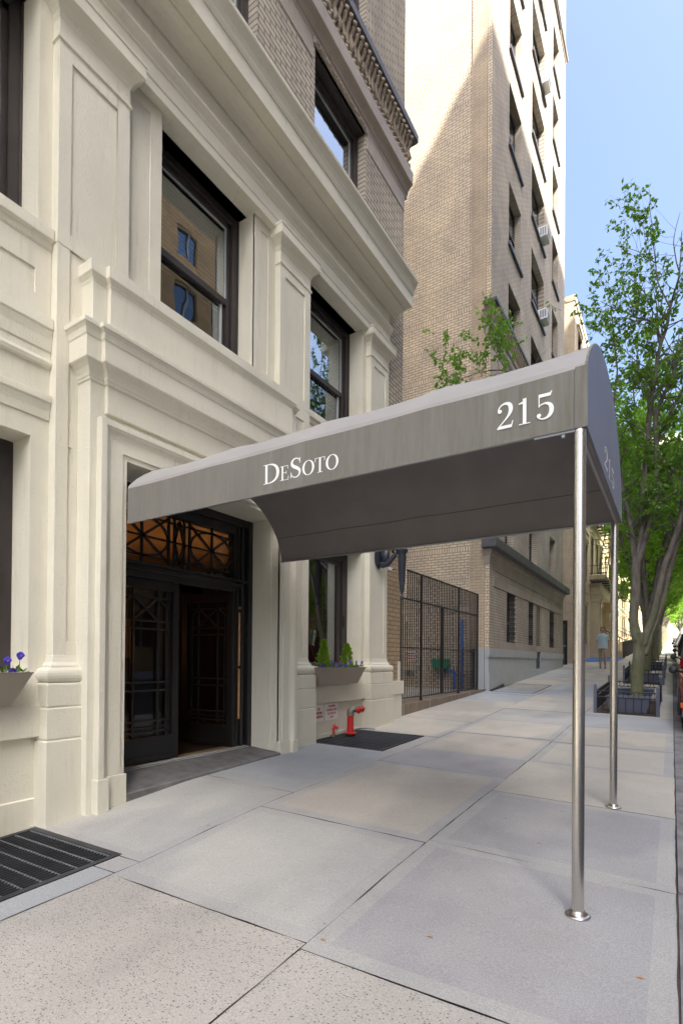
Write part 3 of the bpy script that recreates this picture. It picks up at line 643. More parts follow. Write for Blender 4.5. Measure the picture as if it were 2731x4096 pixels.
m.build('canopy_hem',C_)
m=MB().mat('grey_metal')
for y in (CY0+.022,CY1-.022): m.tube([(CX0,y,CZ+.008),(CX1-.02,y,CZ+.008)],.010,6)
m.tube([(CX1-.03,CY0+.02,CZ+.008),(CX1-.03,CY1-.02,CZ+.008)],.014,6)
m.mat('fabric_lining'); m.box(CX1-.045,CX1-.0,CY0+.02,CY1-.02,CZ-.0,CZ+.05)
m.build('canopy_frame',C_)
m=MB().mat('grey_metal'); m.box(-.60,-.40,CY0+.004,CY0+.016,CZ-.014,CZ-.004); m.box(-.47,-.455,CY0+.01,CY0+.03,CZ-.03,CZ-.0141); m.build('clip',C_)
for x,y in ((-.388,2.80),(-.407,4.86)):
    zb=g(x,y); m=MB().mat('stainless'); m.smooth=True
    m.lathe((x,y,0),[(.0285,zb+.01),(.0285,CZ+.02)],32)
    po=m.build('pole',C_); po.modifiers.new('e','EDGE_SPLIT').split_angle=rad(40)
    m=MB().mat('stainless'); m.smooth=True; m.lathe((x,y,zb),[(0,.0),(.058,.0),(.060,.006),(.052,.012),(.036,.014),(.034,.03),(.029,.032)],32); m.build('pole_base',po)
# ---- lettering on the canopy: serif glyphs built from calligraphic strokes
def bez(p,n=14):
    out=[]
    for k in range(n+1):
        t=k/n
        if len(p)==3: a=(1-t)**2;b=2*t*(1-t);c=t*t; out.append((a*p[0][0]+b*p[1][0]+c*p[2][0],a*p[0][1]+b*p[1][1]+c*p[2][1]))
        elif len(p)==4:
            c=((1-t)**3,3*t*(1-t)**2,3*t*t*(1-t),t**3); out.append((sum(c[i]*p[i][0] for i in range(4)),sum(c[i]*p[i][1] for i in range(4))))
        else: out.append((p[0][0]*(1-t)+p[1][0]*t,p[0][1]*(1-t)+p[1][1]*t))
    return out
def pathpts(segs):
    o=[]
    for s in segs:
        q=bez(s); o+= q if not o else q[1:]
    return o
def glyph(ch):
    """list of ('s',points,widths) strokes or ('p',polygon); unit cap height 1"""
    S=[]
    rect=lambda a,b,c,d:S.append(('p',[(a,c),(b,c),(b,d),(a,d)]))
    def serif(x0,x1,y,up):  # thin bracketed foot
        t=.035; rect(x0,x1,y if up else y-t,y+t if up else y)
    if ch=='D':
        rect(.13,.265,0,1); serif(.02,.40,0,1); serif(.02,.40,1,0)
        P=pathpts([((.25,.975),(.62,1.0),(.86,.82),(.86,.5)),((.86,.5),(.86,.18),(.62,.0),(.25,.025))])
        n=len(P); S.append(('s',P,[.04+.125*math.sin(math.pi*k/(n-1))**1.4 for k in range(n)])); w=.98
    elif ch=='E':
        rect(.13,.265,0,1); serif(.02,.66,0,1); serif(.02,.64,1,0); rect(.265,.5,.50,.54); S.append(('p',[(.485,.40),(.52,.40),(.52,.64),(.485,.64)]))
        S.append(('p',[(.60,.965),(.60,.76),(.64,.76),(.64,.99)])); S.append(('p',[(.62,.035),(.655,.25),(.70,.25),(.66,.0)])); w=.76
    elif ch=='T':
        rect(.31,.445,0,1); serif(.19,.57,0,1); serif(.02,.735,1,0); S.append(('p',[(.02,.99),(.02,.73),(.055,.73),(.075,.965)])); S.append(('p',[(.735,.99),(.735,.73),(.70,.73),(.68,.965)])); w=.78
    elif ch=='O':
        P=[];W=[]
        for k in range(49):
            t=2*math.pi*k/48; P.append((.45+.36*math.cos(t),.5+.485*math.sin(t))); W.append(.045+.115*abs(math.cos(t))**1.6)
        S.append(('s',P,W)); w=.92
    elif ch=='S':
        P=pathpts([((.55,.80),(.50,.97),(.30,1.0),(.21,.93)),((.21,.93),(.05,.80),(.10,.63),(.30,.53)),((.30,.53),(.52,.42),(.60,.32),(.52,.15)),((.52,.15),(.44,-.02),(.16,-.02),(.08,.22))])
        n=len(P); S.append(('s',P,[.04+.12*math.exp(-((k/(n-1)-.5)/.24)**2) for k in range(n)]))
        S.append(('p',[(.53,.97),(.57,.97),(.57,.70),(.535,.70)])); S.append(('p',[(.06,.02),(.10,.02),(.10,.31),(.06,.31)])); w=.68
    elif ch=='2':
        P=pathpts([((.10,.72),(.10,1.02),(.62,1.10),(.60,.72)),((.60,.72),(.58,.45),(.30,.30),(.07,.03))])
        n=len(P); S.append(('s',P,[.05+.12*math.exp(-((k/(n-1)-.47)/.2)**2) for k in range(n)]))
        S.append(('p',[(.05,.0),(.05,.05),(.14,.12),(.62,.12),(.66,.26),(.70,.26),(.64,0)])); S.append(('c',(.16,.70),.085)); w=.80
    elif ch=='1':
        rect(.27,.41,0,.99); serif(.12,.56,0,1); S.append(('p',[(.10,.83),(.27,.89),(.27,.80),(.12,.79)])); S.append(('p',[(.27,.88),(.37,.99),(.41,1.0),(.41,.88)])); w=.72
    elif ch=='5':
        S.append(('p',[(.17,.985),(.17,.86),(.60,.86),(.66,1.04),(.62,1.04),(.57,.985)])); rect(.15,.19,.50,.985)
        P=pathpts([((.17,.54),(.35,.68),(.66,.62),(.64,.32)),((.64,.32),(.62,.02),(.26,-.06),(.10,.17))])
        n=len(P); S.append(('s',P,[.04+.13*math.exp(-((k/(n-1)-.48)/.24)**2) for k in range(n)])); S.append(('c',(.17,.19),.085)); w=.76
    return S,w
def letters(text,x0,x1,z0,h,place,small=(),name='letter',parent=None):
    tot=sum(glyph(c)[1]*(.72 if i in small else 1) for i,c in enumerate(text)); sx=(x1-x0)/tot; cx=x0; 
    for i,c in enumerate(text):
        S,w=glyph(c); k=.72 if i in small else 1; hh=h*k; m=MB().mat('letter_white'); lay=0
        for s in S:
            lay+=.00025
            def T(p): return place(cx+p[0]*sx*k, z0+p[1]*hh, lay)
            if s[0]=='p': pts=[s[1]]
            elif s[0]=='c':
                pts=[[(s[1][0]+s[2]*math.cos(t)*1.0,s[1][1]+s[2]*math.sin(t)*.9) for t in [2*math.pi*q/14 for q in range(14)]]]
            else:
                P,W=s[1],s[2]; lft=[];rgt=[]
                for q in range(len(P)):
                    a=P[max(q-1,0)];b=P[min(q+1,len(P)-1)]; dx,dy=b[0]-a[0],b[1]-a[1]; l=math.hypot(dx,dy) or 1
                    nx,ny=-dy/l,dx/l; lft.append((P[q][0]+nx*W[q]/2,P[q][1]+ny*W[q]/2)); rgt.append((P[q][0]-nx*W[q]/2,P[q][1]-ny*W[q]/2))
                pts=[[lft[q],lft[q+1],rgt[q+1],rgt[q]] for q in range(len(P)-1)]
            for poly in pts: m.poly([T(p) for p in poly])
        m.build(name,parent); cx+=w*sx*k
front=lambda x,z,l:(x,CY0-.0002-l,z)
letters('DESOTO',-2.412,-1.785,1.215,.135,front,(1,3,4,5),'letter',C_)
letters('215',-.795,-.500,1.226,.135,front,(),'number',C_)
end=lambda y,z,l:(CX1+.0125+l,y,z)
letters('215',3.50,4.14,1.20,.13,end,(),'number',C_)
adopt(C_)
# ------------------------------------------------------------------ ground
def sheet(name,x0,x1,ys,zoff,mat,nx=1,kind='structure'):
    m=MB().mat(mat)
    for a,b in zip(ys,ys[1:]):
        for i in range(nx):
            xa=x0+(x1-x0)*i/nx; xb=x0+(x1-x0)*(i+1)/nx
            m.poly([(xa,a,g(xa,a)+zoff),(xb,a,g(xb,a)+zoff),(xb,b,g(xb,b)+zoff),(xa,b,g(xa,b)+zoff)])
    o=m.build(name); return tag(o,kind=kind)
ys=[-60,-30,-12,-6,0,1,2.15,2.5,2.8,3.15,3.5,4.1,4.67,5.3,6,6.6,7.28,8.1,8.7,9.4,11,12.5,14,18,22,25.5,40,80,140,200]
def zflat(y): return g(.0,y)-.15
m=MB().mat('asphalt')
for a,b in zip(ys,ys[1:]):
    m.poly([(.16,a,zflat(a)),(9.6,a,zflat(a)),(9.6,b,zflat(b)),(.16,b,zflat(b))])
tag(m.build('road'),kind='structure')
m=MB().mat('asphalt'); m.poly([(-300,-300,-3.2),(300,-300,-3.2),(300,-60,-3.2),(-300,-60,-3.2)]); 
for a,b in ((-60,200),): m.poly([(-300,a,-4.2),(300,a,-4.2),(300,b,-1.5),(-300,b,-1.5)])
m.poly([(-300,200,8.4),(300,200,8.4),(300,600,8.4),(-300,600,8.4)]); tag(m.build('ground'),kind='structure')
sheet('pavement_bed',-5.2,.03,ys,-.012,'joint_dark',3)
# slabs
SL=[]
def slabrow(x0,x1,yl,mats):
    for i,(a,b) in enumerate(zip(yl,yl[1:])): SL.append((x0,x1,a,b,mats[i%len(mats)]))
slabrow(-1.395,.025,[-8,-6.2,-4.6,-3.0,-1.4,.2,1.88],['concrete_agg'])
slabrow(-2.845,-1.395,[-8,-6.4,-4.9,-3.3,-1.8,-.2,1.93],['concrete_agg'])
slabrow(-1.395,.025,[1.88,3.335,4.80,6.22,7.6,9.2,10.75],['concrete_c','concrete_c','concrete_d','concrete_d','concrete_b','concrete_blue'])
slabrow(-2.845,-1.395,[1.93,3.28,5.29,6.23,7.7,9.2],['concrete_a','concrete_b','concrete_c','concrete_b','concrete_d'])
slabrow(-5.1,-2.845,[2.13,3.72],['concrete_a']); slabrow(-5.1,-2.845,[3.72,5.80],['concrete_blue']); slabrow(-3.06,-2.845,[5.80,7.14],['concrete_c'])
slabrow(-3.06,-2.845,[-8,-4,-1,1.95],['concrete_blue']); SL.append((-3.06,-2.845,1.95,2.13,'concrete_blue'))
slabrow(-5.1,-3.06,[-8,-4,-2,-.0],['concrete_b'])
slabrow(-5.1,-2.845,[7.14,8.7,10.3],['concrete_d','concrete_b'])
mats=['concrete_a','concrete_b','concrete_d','concrete_b','concrete_blue','concrete_d']
k=0
for col in ((-1.395,.025,[10.75,14.4,17.6,21.4,24.6]),(-2.845,-1.395,[9.2]),(-5.1,-2.845,[10.3])):
    y=col[2][-1]; yl=list(col[2])
    while y<120: y+=1.5 if y<50 else 6; yl.append(y)
    rr=random.Random(int(-col[0]*10)); 
    for a,b in zip(yl,yl[1:]): SL.append((col[0],col[1],a,b,rr.choice(mats)))
m=MB()
rr=random.Random(3)
for (x0,x1,a,b,mt) in SL:
    m.mat(mt); gp=.0035; lift=rr.uniform(-.002,.002); near=a<11; n=max(1,min(20,int((b-a)/(.09 if near else .4)))); nx=max(2,int((x1-x0)/.09)) if near else 2
    for i in range(n):
        p=a+gp+(b-a-2*gp)*i/n;q=a+gp+(b-a-2*gp)*(i+1)/n
        for j in range(nx):
            xa=x0+gp+(x1-x0-2*gp)*j/nx; xb=x0+gp+(x1-x0-2*gp)*(j+1)/nx
            def W(u,v):
                w=.007*min(1,1.6/(1+abs(v)*.1)); nz=lambda s:noise.noise(Vector((u*3.1+s,v*3.1,x0*9+a)))+.5*noise.noise(Vector((u*11+s,v*11,x0*9+a)))
                uu=u+(w*nz(0) if abs(u-x0-gp)<1e-6 or abs(u-x1+gp)<1e-6 else 0); vv=v+(w*nz(50) if abs(v-a-gp)<1e-6 or abs(v-b+gp)<1e-6 else 0)
                return (uu,vv,g(u,v)+lift)
            m.mat('concrete_edge' if (mt!='concrete_agg' and 1.8<a<8 and (i in (0,n-1) or j in (0,nx-1)) and (x0,round(a,2)) not in ((-1.395,4.8),(-2.845,5.29))) else mt); m.poly([W(xa,p),W(xb,p),W(xb,q),W(xa,q)])
tag(m.build('pavement'),kind='structure')
m=MB().mat('curb_granite'); y=-8; rr=random.Random(5)
while y<110:
    l=rr.uniform(1.4,2.3) if y<40 else 5; dz=rr.uniform(-.008,.004); dx=rr.uniform(-.008,.008)
    b0=[(.032,y+.008,g(0,y)-.4),(.155+dx,y+.008,g(0,y)-.4),(.155+dx,y+.008,g(0,y)-.012+dz),(.14+dx,y+.008,g(0,y)+dz),(.032,y+.008,g(0,y)+dz)]
    b1=[(p[0],y+l,p[2]-g(0,y)+g(0,y+l)) for p in b0]
    m.loft([b0,b1]); y+=l
tag(m.build('curb'),kind='structure')
m=MB().mat('concrete_c')
for a,b in zip(ys,ys[1:]): m.poly([(9.6,a,zflat(a)+.15),(14,a,zflat(a)+.15),(14,b,zflat(b)+.15),(9.6,b,zflat(b)+.15)]); m.poly([(9.6,a,zflat(a)),(9.6,a,zflat(a)+.15),(9.6,b,zflat(b)+.15),(9.6,b,zflat(b))])
tag(m.build('pavement_opposite'),kind='structure')
# litter: a few fallen leaves and gum spots
m=MB().mat('wood_bar')
for (x,y) in ((-.95,2.25),(-1.36,1.98),(-.12,2.4)):
    z=g(x,y)+.006; m.poly([(x,y,z),(x+.02,y+.008,z+.003),(x+.035,y+.002,z),(x+.015,y-.006,z+.002)])
tag(m.build('fallen_leaf_scraps'),kind='stuff')
# ------------------------------------------------------------------ gratings
def grate(name,label,x0,x1,y0,y1,step,cross,z=.004,frame=.045,pit=True,dirx=False):
    t=thing(name,label,'grating',(x0,y0,g(x0,y0)),None)
    f=MB().mat('grate_metal'); zc=lambda x,y:g(x,y)+z
    def slab(a,b,c,d,th=.02,dz=0,mb=f):
        mb.loft([[(a,c,zc(a,c)-th+dz),(b,c,zc(b,c)-th+dz),(b,d,zc(b,d)-th+dz),(a,d,zc(a,d)-th+dz)],[(a,c,zc(a,c)+dz),(b,c,zc(b,c)+dz),(b,d,zc(b,d)+dz),(a,d,zc(a,d)+dz)]])
    slab(x0,x0+frame,y0,y1);slab(x1-frame,x1,y0,y1);slab(x0+frame,x1-frame,y0,y0+frame);slab(x0+frame,x1-frame,y1-frame,y1)
    f.build('frame',t)
    b=MB().mat('grate_metal')
    n=int((x1-x0-2*frame)/step)
    for i in range(1,n): xx=x0+frame+(x1-x0-2*frame)*i/n; slab(xx-.0035,xx+.0035,y0+frame,y1-frame,.03,-.003,b)
    b.build('bearing_bars',t)
    c=MB().mat('grate_bar'); yy=y0+frame+cross
    while yy<y1-frame: slab(x0+frame,x1-frame,yy-.0045,yy+.0045,.012,-.002,c); yy+=cross
    c.build('cross_bars',t)
    d=MB().mat('pit_dark'); slab(x0+.01,x1-.01,y0+.01,y1-.01,.005,-.035,d); d.build('pit',t)
    adopt(t); return t
grate('pavement_grating','black steel grating with pale cross bars at the lower left corner by the wall',-4.14,-3.065,-.0,2.155,.034,.108)
grate('pavement_grating','dark steel grating under the red standpipe',-4.19,-3.075,5.80,7.13,.030,.10,frame=.035)
t=grate('pavement_grating','far steel cellar grating with a raised edge beside the pale building base',-4.08,-2.95,13.75,16.2,.05,.2)
m=MB().mat('black_iron'); z_=g(-4,13.9); m.loft([[(-4.06,13.8,z_+.03),(-4.02,13.8,z_+.03),(-4.02,13.8,z_),(-4.06,13.8,z_)],[(-4.06,15.0,z_+.15),(-4.02,15.0,z_+.15),(-4.02,15.0,z_+.04),(-4.06,15.0,z_+.04)]]); o=m.build('raised_lid',t); adopt(t)
# ------------------------------------------------------------------ planters with shrubs
def planter(y0,y1,label,grp='tan trapezoid planters under the ground floor windows'):
    t=thing('window_planter',label,'planter',(-4.05,(y0+y1)/2,-.37),grp)
    m=MB().mat('planter_tan'); zt,zb=-.108,-.352; xo=-3.95; s=.075
    def ring(z,ins,xi): 
        k=(zt-z)/(zt-zb); return [(xi,y0+s*k*1.6+ins,z),(xo-s*k-ins*1.2,y0+s*k*1.6+ins,z),(xo-s*k-ins*1.2,y1-s*k*1.6-ins,z),(xi,y1-s*k*1.6-ins,z)]
    m.loft([ring(zb,0,-4.17),ring(zt-.012,0,-4.17),ring(zt,-.004,-4.17),ring(zt,.022,-4.15),ring(zt-.04,.03,-4.15)],True,False)
    m.face([0,1,2,3]); m.build('box',t,bev=.004)
    q=MB().mat('soil'); q.poly([(p[0],p[1],p[2]) for p in ring(zt-.035,.02,-4.16)]); q.build('soil',t); adopt(t); return t
planter(5.70,6.955,'tan trapezoid planter with two small conifers under the window right of the door')
planter(.62,2.035,'tan trapezoid planter at the left edge of the photo beside the black window')
def leafq(m,p,d,up,l,w,fold=.25):
    s=d.cross(up); s=s.normalized()*w if s.length>1e-6 else Vector((w,0,0)); n=s.cross(d).normalized()*fold*w
    b=len(m.v); a=p; c=p+d*l; e=p+d*l*.42+s-n; f=p+d*l*.42-s-n
    m.v+=[tuple(a),tuple(e),tuple(c),tuple(f)]; m.face((b,b+1,b+2)); m.face((b,b+2,b+3))
def rv(r): 
    while 1:
        v=Vector((r.uniform(-1,1),r.uniform(-1,1),r.uniform(-1,1)))
        if .05<v.length<1: return v.normalized()
def conifer(x,y,z0,h,label,seed):
    t=thing('dwarf_conifer',label,'shrub',(x,y,z0),'small conifers in the planter'); r=random.Random(seed)
    m=MB().mat('bark'); m.tube([(x,y,z0-.05),(x,y,z0+h*.8)],[.012,.004],6); m.build('stem',t)
    m=MB().mat('conifer')
    for k in range(1700):
        u=r.random()**.8; hh=.02+u*(h-.03); a=r.uniform(0,6.283); rr_=(.115*(1-u)**.7*(.35+.65*min(1,u*5+.3))+.010)*(.62+.38*math.sin(u*19+seed+math.sin(a*2+seed)*1.3)**2)*(1+.22*math.sin(a*3+u*9)); q=rr_*r.uniform(.45,1)
        p=Vector((x+q*math.cos(a),y+q*math.sin(a),z0+hh)); d=Vector((math.cos(a)*.7,math.sin(a)*.7,r.uniform(.3,1.1))).normalized()
        leafq(m,p,d,rv(r),r.uniform(.022,.04),r.uniform(.004,.008))
    m.build('foliage',t); adopt(t)
conifer(-4.08,5.99,-.13,.41,'bushy dwarf conifer nearer the door in the planter',3); conifer(-4.08,6.60,-.13,.37,'bushy dwarf conifer farther from the door in the planter',4)
PN=[(5.80,-.035),(6.13,.05),(6.17,-.0),(6.22,-.04),(6.40,.0),(6.52,.05),(6.62,.0),(6.72,.045),(6.78,.0),(6.86,.04),(1.80,.02),(1.88,.06),(1.95,.10),(1.6,.05),(5.9,.0),(6.33,-.05),(5.84,-.05),(6.05,-.03),(6.28,.02),(6.46,-.03),(6.57,-.05),(6.67,-.04),(6.82,-.04),(1.72,-.02),(1.91,-.03)]
def pansy(x,y,z,r):
    t=thing('pansy','','flower',(x,y,z),'blue violet pansies in the window planters')
    m=MB().mat('stem_green'); m.tube([(x,y,-.15),(x+.01,y,z)],.0025,5)
    for k in range(9): leafq(m,Vector((x+r.uniform(-.03,.03),y+r.uniform(-.04,.04),-.13+r.uniform(0,.045))),Vector((r.uniform(.1,1),r.uniform(-1,1),r.uniform(.2,1))).normalized(),rv(r),.045,.013)
    m.build('leaves',t)
    m=MB().mat('petal_blue')
    for a in (100,80,160,20,270):
        dy,dz=math.cos(rad(a)),math.sin(rad(a)); c=Vector((x+.015,y+dy*.012,z+dz*.012)); ring=[]
        for k in range(9):
            th=2*math.pi*k/9; ring.append((c.x+.003*math.cos(2*th)+r.uniform(-.001,.001)+dz*.004,c.y+.019*math.cos(th),c.z+.019*math.sin(th)))
        m.poly(ring)
    m.build('petals',t); m=MB().mat('petal_yellow'); m.lathe((x+.024,y,z),[(0,-.004),(.004,0),(0,.004)],6); m.build('eye',t); adopt(t); return t
rp=random.Random(9)
names=['tall violet pansy','low violet pansy','drooping violet pansy','small violet pansy']
pan=[]
for i,(y,dz) in enumerate(PN):
    o=pansy(-4.02+rp.uniform(-.03,.03),y,-.08+dz*.9,rp)
    o['label']='blue violet pansy flowering in the planter right of the door' if y>4 else 'blue violet pansy flowering in the planter at the left edge'
    o['group']='pansies right of the door' if y>4 else 'pansies at the left edge'
# ------------------------------------------------------------------ standpipe, spigot, signs
x,y=-3.985,6.56; z=g(x,y)
t=thing('standpipe_connection','red standpipe with brass twin hose outlet standing on the grating','standpipe',(x,y,z))
m=MB().mat('black_iron'); m.smooth=True; m.lathe((x,y,z),[(0,0),(.085,0),(.09,.02),(.085,.045),(0,.045)],20); m.build('base_collar',t).modifiers.new('e','EDGE_SPLIT').split_angle=rad(40)
m=MB().mat('red_paint'); m.smooth=True; m.lathe((x,y,z),[(.0,.045),(.105,.045),(.108,.058),(.10,.066),(.058,.07),(.056,.08),(.055,.40),(0,.40)],24); m.build('riser_pipe',t).modifiers.new('e','EDGE_SPLIT').split_angle=rad(40)
m=MB().mat('cast_brass'); m.smooth=True
m.tube([(x,y,z+.39),(x,y,z+.43),(x,y+.0,z+.47),(x+.03,y+.02,z+.505),(x+.07,y+.05,z+.51),(x+.10,y+.08,z+.51)],[.062,.064,.064,.062,.056,.054],16)
m.tube([(x+.06,y+.04,z+.505),(x+.15,y+.02,z+.495)],[.05,.046],14); m.tube([(x+.06,y+.05,z+.505),(x+.13,y+.16,z+.505)],[.05,.046],14)
m.lathe((x,y,z+.385),[(0,0),(.066,0),(.066,.02),(0,.02)],16)
for k in range(3): m.tube([(x+.09,y+.10+.03*k,z+.545),(x+.09,y+.10+.03*k,z+.56)],.008,6)
m.build('elbow',t).modifiers.new('e','EDGE_SPLIT').split_angle=rad(40)
for (a,b) in (((x+.15,y+.02,z+.495),(.035,-.005,-.004)),((x+.13,y+.16,z+.505),(.026,.034,0))):
    m=MB().mat('red_paint'); m.smooth=True; a=Vector(a);d=Vector(b)
    m.tube([a-d*.3,a+d*.35,a+d*.7,a+d*1.0],[.056,.056,.05,.02],14); m.tube([a+d*.9,a+d*1.6],[.012,.010],8)
    for s in (-1,1): m.tube([a+Vector((0,0,.055*s)),a+Vector((0,0,.07*s))],.010,6)
    m.build('outlet_cap',t).modifiers.new('e','EDGE_SPLIT').split_angle=rad(40)
adopt(t); t.scale=(.86,.86,.77)
x,y=-4.13,6.33; z=g(x,y)
t=thing('drain_spigot','small red spigot low on the wall behind the grating','spigot',(x,y,z))
m=MB().mat('cast_brass'); m.tube([(x,y,z),(x,y,z+.06)],.022,10); m.tube([(x-.02,y-.05,z+.02),(x,y,z+.02)],.012,8); m.build('body',t)
m=MB().mat('red_paint'); m.tube([(x,y,z+.06),(x,y,z+.12),(x+.02,y+.02,z+.15),(x+.06,y+.04,z+.135)],[.018,.018,.022,.024],10); m.tube([(x,y,z+.15),(x-.0,y+.03,z+.18)],.012,6); m.build('spout',t); adopt(t)
m=MB().mat('grey_metal'); m.tube([(-4.16,6.75,g(-4.1,6.75)+.02),(-4.12,7.05,g(-4.1,7)+.035),(-4.02,7.20,g(-4,7.2)+.025),(-3.95,7.25,g(-4,7.2)+.012)],.012,6); tag(m.build('conduit'),'grey bent conduit running from the grating to the foot of the end pilaster','pipe')
fnt=None
def textmesh(name,s,size,parent,origin,ax,ay,mat,ext=.0015,sx=1):
    cu=bpy.data.curves.new(name,'FONT'); cu.body=s; cu.size=size; cu.align_x='CENTER'; cu.align_y='CENTER'; cu.space_line=1.25; cu.extrude=0; cu.offset=.0022
    o=bpy.data.objects.new(name,cu); COL.objects.link(o); dg=bpy.context.evaluated_depsgraph_get(); me=bpy.data.meshes.new_from_object(o.evaluated_get(dg))
    bpy.data.objects.remove(o); bpy.data.curves.remove(cu)
    O=Vector(origin);ax=Vector(ax);ay=Vector(ay)
    for v in me.vertices: v.co=O+ax*v.co.x*sx+ay*v.co.y
    me.materials.clear(); me.materials.append(M[mat]); q=bpy.data.objects.new(name,me); COL.objects.link(q); q.parent=parent; return q
for (y0,y1,txt,lab) in ((5.955,6.175,'FIRE\nDEPARTMENT\nCONNECTION','white wall sign with red fire department connection lettering, left of its pair'),(6.22,6.56,'STANDPIPE\nCONTROL VALVE\nLOCATED ON\nROOF','white wall sign reading standpipe control valve located on roof')):
    t=thing('wall_sign',lab,'sign',(A,(y0+y1)/2,-.88)); m=MB().mat('sign_white'); m.box(A,A+.006,y0,y1,-.878,-.638)
    m.build('plate',t,bev=.002)
    m=MB().mat('sign_red'); 
    for a,b,c,d in ((y0+.006,y1-.006,-.646,-.643),(y0+.006,y1-.006,-.873,-.870)): pass
    txtsz=.044 if 'FIRE' in txt else .042
    textmesh('lettering',txt,txtsz,t,(A+.0075,(y0+y1)/2,-.758),(0,1,0),(0,0,1.0),'sign_red',sx=.62 if 'FIRE' in txt else .82); adopt(t)
# ------------------------------------------------------------------ wall lamp on end pilaster
lx,ly=-3.70,7.66
t=thing('torch_wall_lamp','dark blue iron torch lamp on a scroll bracket below the canopy edge','wall lamp',(P_,7.60,1.6))
m=MB().mat('lamp_iron'); m.smooth=True
m.lathe((P_,7.62,1.72),[(.0,.0),(.115,.0),(.12,.015),(.10,.03),(.055,.04),(0,.045)],24,'x')
for v in range(len(m.v)): m.v[v]=(m.v[v][0],m.v[v][1],1.72+(m.v[v][2]-1.72)*1.75)
m.tube([(P_+.02,7.62,1.62),(P_+.09,7.62,1.62)],[.03,.022],10)
m.build('backplate',t).modifiers.new('e','EDGE_SPLIT').split_angle=rad(40)
m=MB().mat('lamp_iron'); m.smooth=True
m.box(P_+.02,lx-.05,7.595,7.65,1.80,1.90)
sp=[(P_+.14+(.075-.0062*k)*math.cos(.55*k+2.6),7.62,1.66+(.075-.0062*k)*math.sin(.55*k+2.6)) for k in range(12)]
m.tube(sp,[.026]*12,8)
m.tube([(P_+.03,7.62,1.60),(P_+.09,7.62,1.565),(P_+.18,7.62,1.575),(P_+.24,7.62,1.64),(P_+.30,7.62,1.69),(P_+.33,7.62,1.74),(P_+.30,7.62,1.78),(P_+.26,7.62,1.76)],[.04,.055,.05,.045,.04,.034,.028,.022],8)
m.extx([(7.59,1.60),(7.65,1.60),(7.65,1.84),(7.59,1.84)],P_+.05,P_+.2)
m.build('scroll_bracket',t)
m=MB().mat('lamp_iron'); m.smooth=True
m.lathe((lx,ly,0),[(0,.965),(.022,.972),(.034,1.0),(.030,1.03),(.018,1.045),(.014,1.06),(.02,1.09),(.03,1.10),(.028,1.115),(.034,1.125),(.040,1.14),(.040,1.23),(.046,1.24),(.042,1.25),(.044,1.27),(.062,1.70),(.066,1.72),(.085,1.745),(.095,1.76),(.095,1.79),(0,1.80)],24)
for k in range(14):
    a=2*math.pi*k/14; m.tube([(lx+.044*math.cos(a),ly+.044*math.sin(a),1.27),(lx+.062*math.cos(a),ly+.062*math.sin(a),1.70)],[.006,.008],5)
m.build('torch',t).modifiers.new('e','EDGE_SPLIT').split_angle=rad(40)
m=MB().mat('plastic_white'); m.smooth=True; m.lathe((lx,ly,1.80),[(0,0),(.07,0),(.10,.12),(.12,.2),(.09,.26),(0,.28)],18); m.build('glass_globe',t)
adopt(t)
t=thing('security_camera','small white security camera tucked under the lamp bracket','camera',(-4.0,8.2,1.4))
m=MB().mat('plastic_white'); m.obox((-4.06,7.98,1.56),(.045,-.012,-.015),(.008,.028,0),(.004,0,.022)); m.build('housing',t,bev=.006)
m=MB().mat('plastic_dark'); m.tube([(-4.02,7.97,1.548),(-4.005,7.968,1.542)],.018,10); m.build('lens',t); m=MB().mat('plastic_white'); m.tube([(-4.12,7.95,1.60),(-4.09,7.97,1.58)],.012,8); m.build('mount',t); adopt(t)
# ------------------------------------------------------------------ alley: curb wall, iron fence and gate
m=MB().mat('curb_stone'); yy=[8.66,9.7,10.7,11.8,13.0,13.75]; tp=[-.815,-.805,-.792,-.776,-.76,-.752]
for i in range(5): m.loft([[(-4.62,yy[i],-2),(-4.17,yy[i],-2),(-4.17,yy[i],tp[i]),(-4.62,yy[i],tp[i])],[(-4.62,yy[i+1],-2),(-4.17,yy[i+1],-2),(-4.17,yy[i+1],tp[i+1]),(-4.62,yy[i+1],tp[i+1])]])
tag(m.build('low_kerb_wall'),'low stained stone kerb under the iron fence','wall')
m=MB().mat('concrete_b'); m.poly([(-30,8.7,-.80),(-4.6,8.7,-.80),(-4.6,13.8,-.78),(-30,13.8,-.78)]); tag(m.build('alley_ground'),kind='structure')
XF=-4.25
t=thing('iron_fence','tall black iron bar fence with gate across the alley between the brick buildings','fence',(XF,11,-.8))
def zb(y): return -.72
for y,w_,z0,z1 in ((8.775,.012,-.74,1.13),(9.71,.022,-.82,1.72),(11.87,.022,-.77,1.72),(13.27,.022,-.78,1.73)):
    m=MB().mat('black_iron'); m.box(XF-w_,XF+w_,y-w_,y+w_,z0,z1); m.build('post',t)
m=MB().mat('black_iron'); m.box(XF-.03,XF+.03,10.80,10.86,-.72,1.16); m.box(XF-.03,XF+.035,10.77,10.80,.75,.83); m.box(XF-.03,XF+.035,10.77,10.80,.05,.35); m.build('gate_post',t)
for z0,h in ((-.715,.012),(.24,.010),(1.165,.014),(1.715,.014)):
    m=MB().mat('black_iron'); m.box(XF-.012,XF+.012,9.02 if z0>1.5 else 8.77,13.27,z0-h,z0+h); m.build('rail',t)
m=MB().mat('black_iron'); m.tube([(XF,10.86,.98),(XF,11.85,1.15)],.008,6); m.build('gate_brace',t)
m=MB().mat('black_iron'); 
y=8.86
while y<13.25:
    m.box(XF-.009,XF+.009,y-.009,y+.009,-.715,1.715 if y>9.0 else 1.165); y+=.0985
m.build('bars',t); adopt(t)
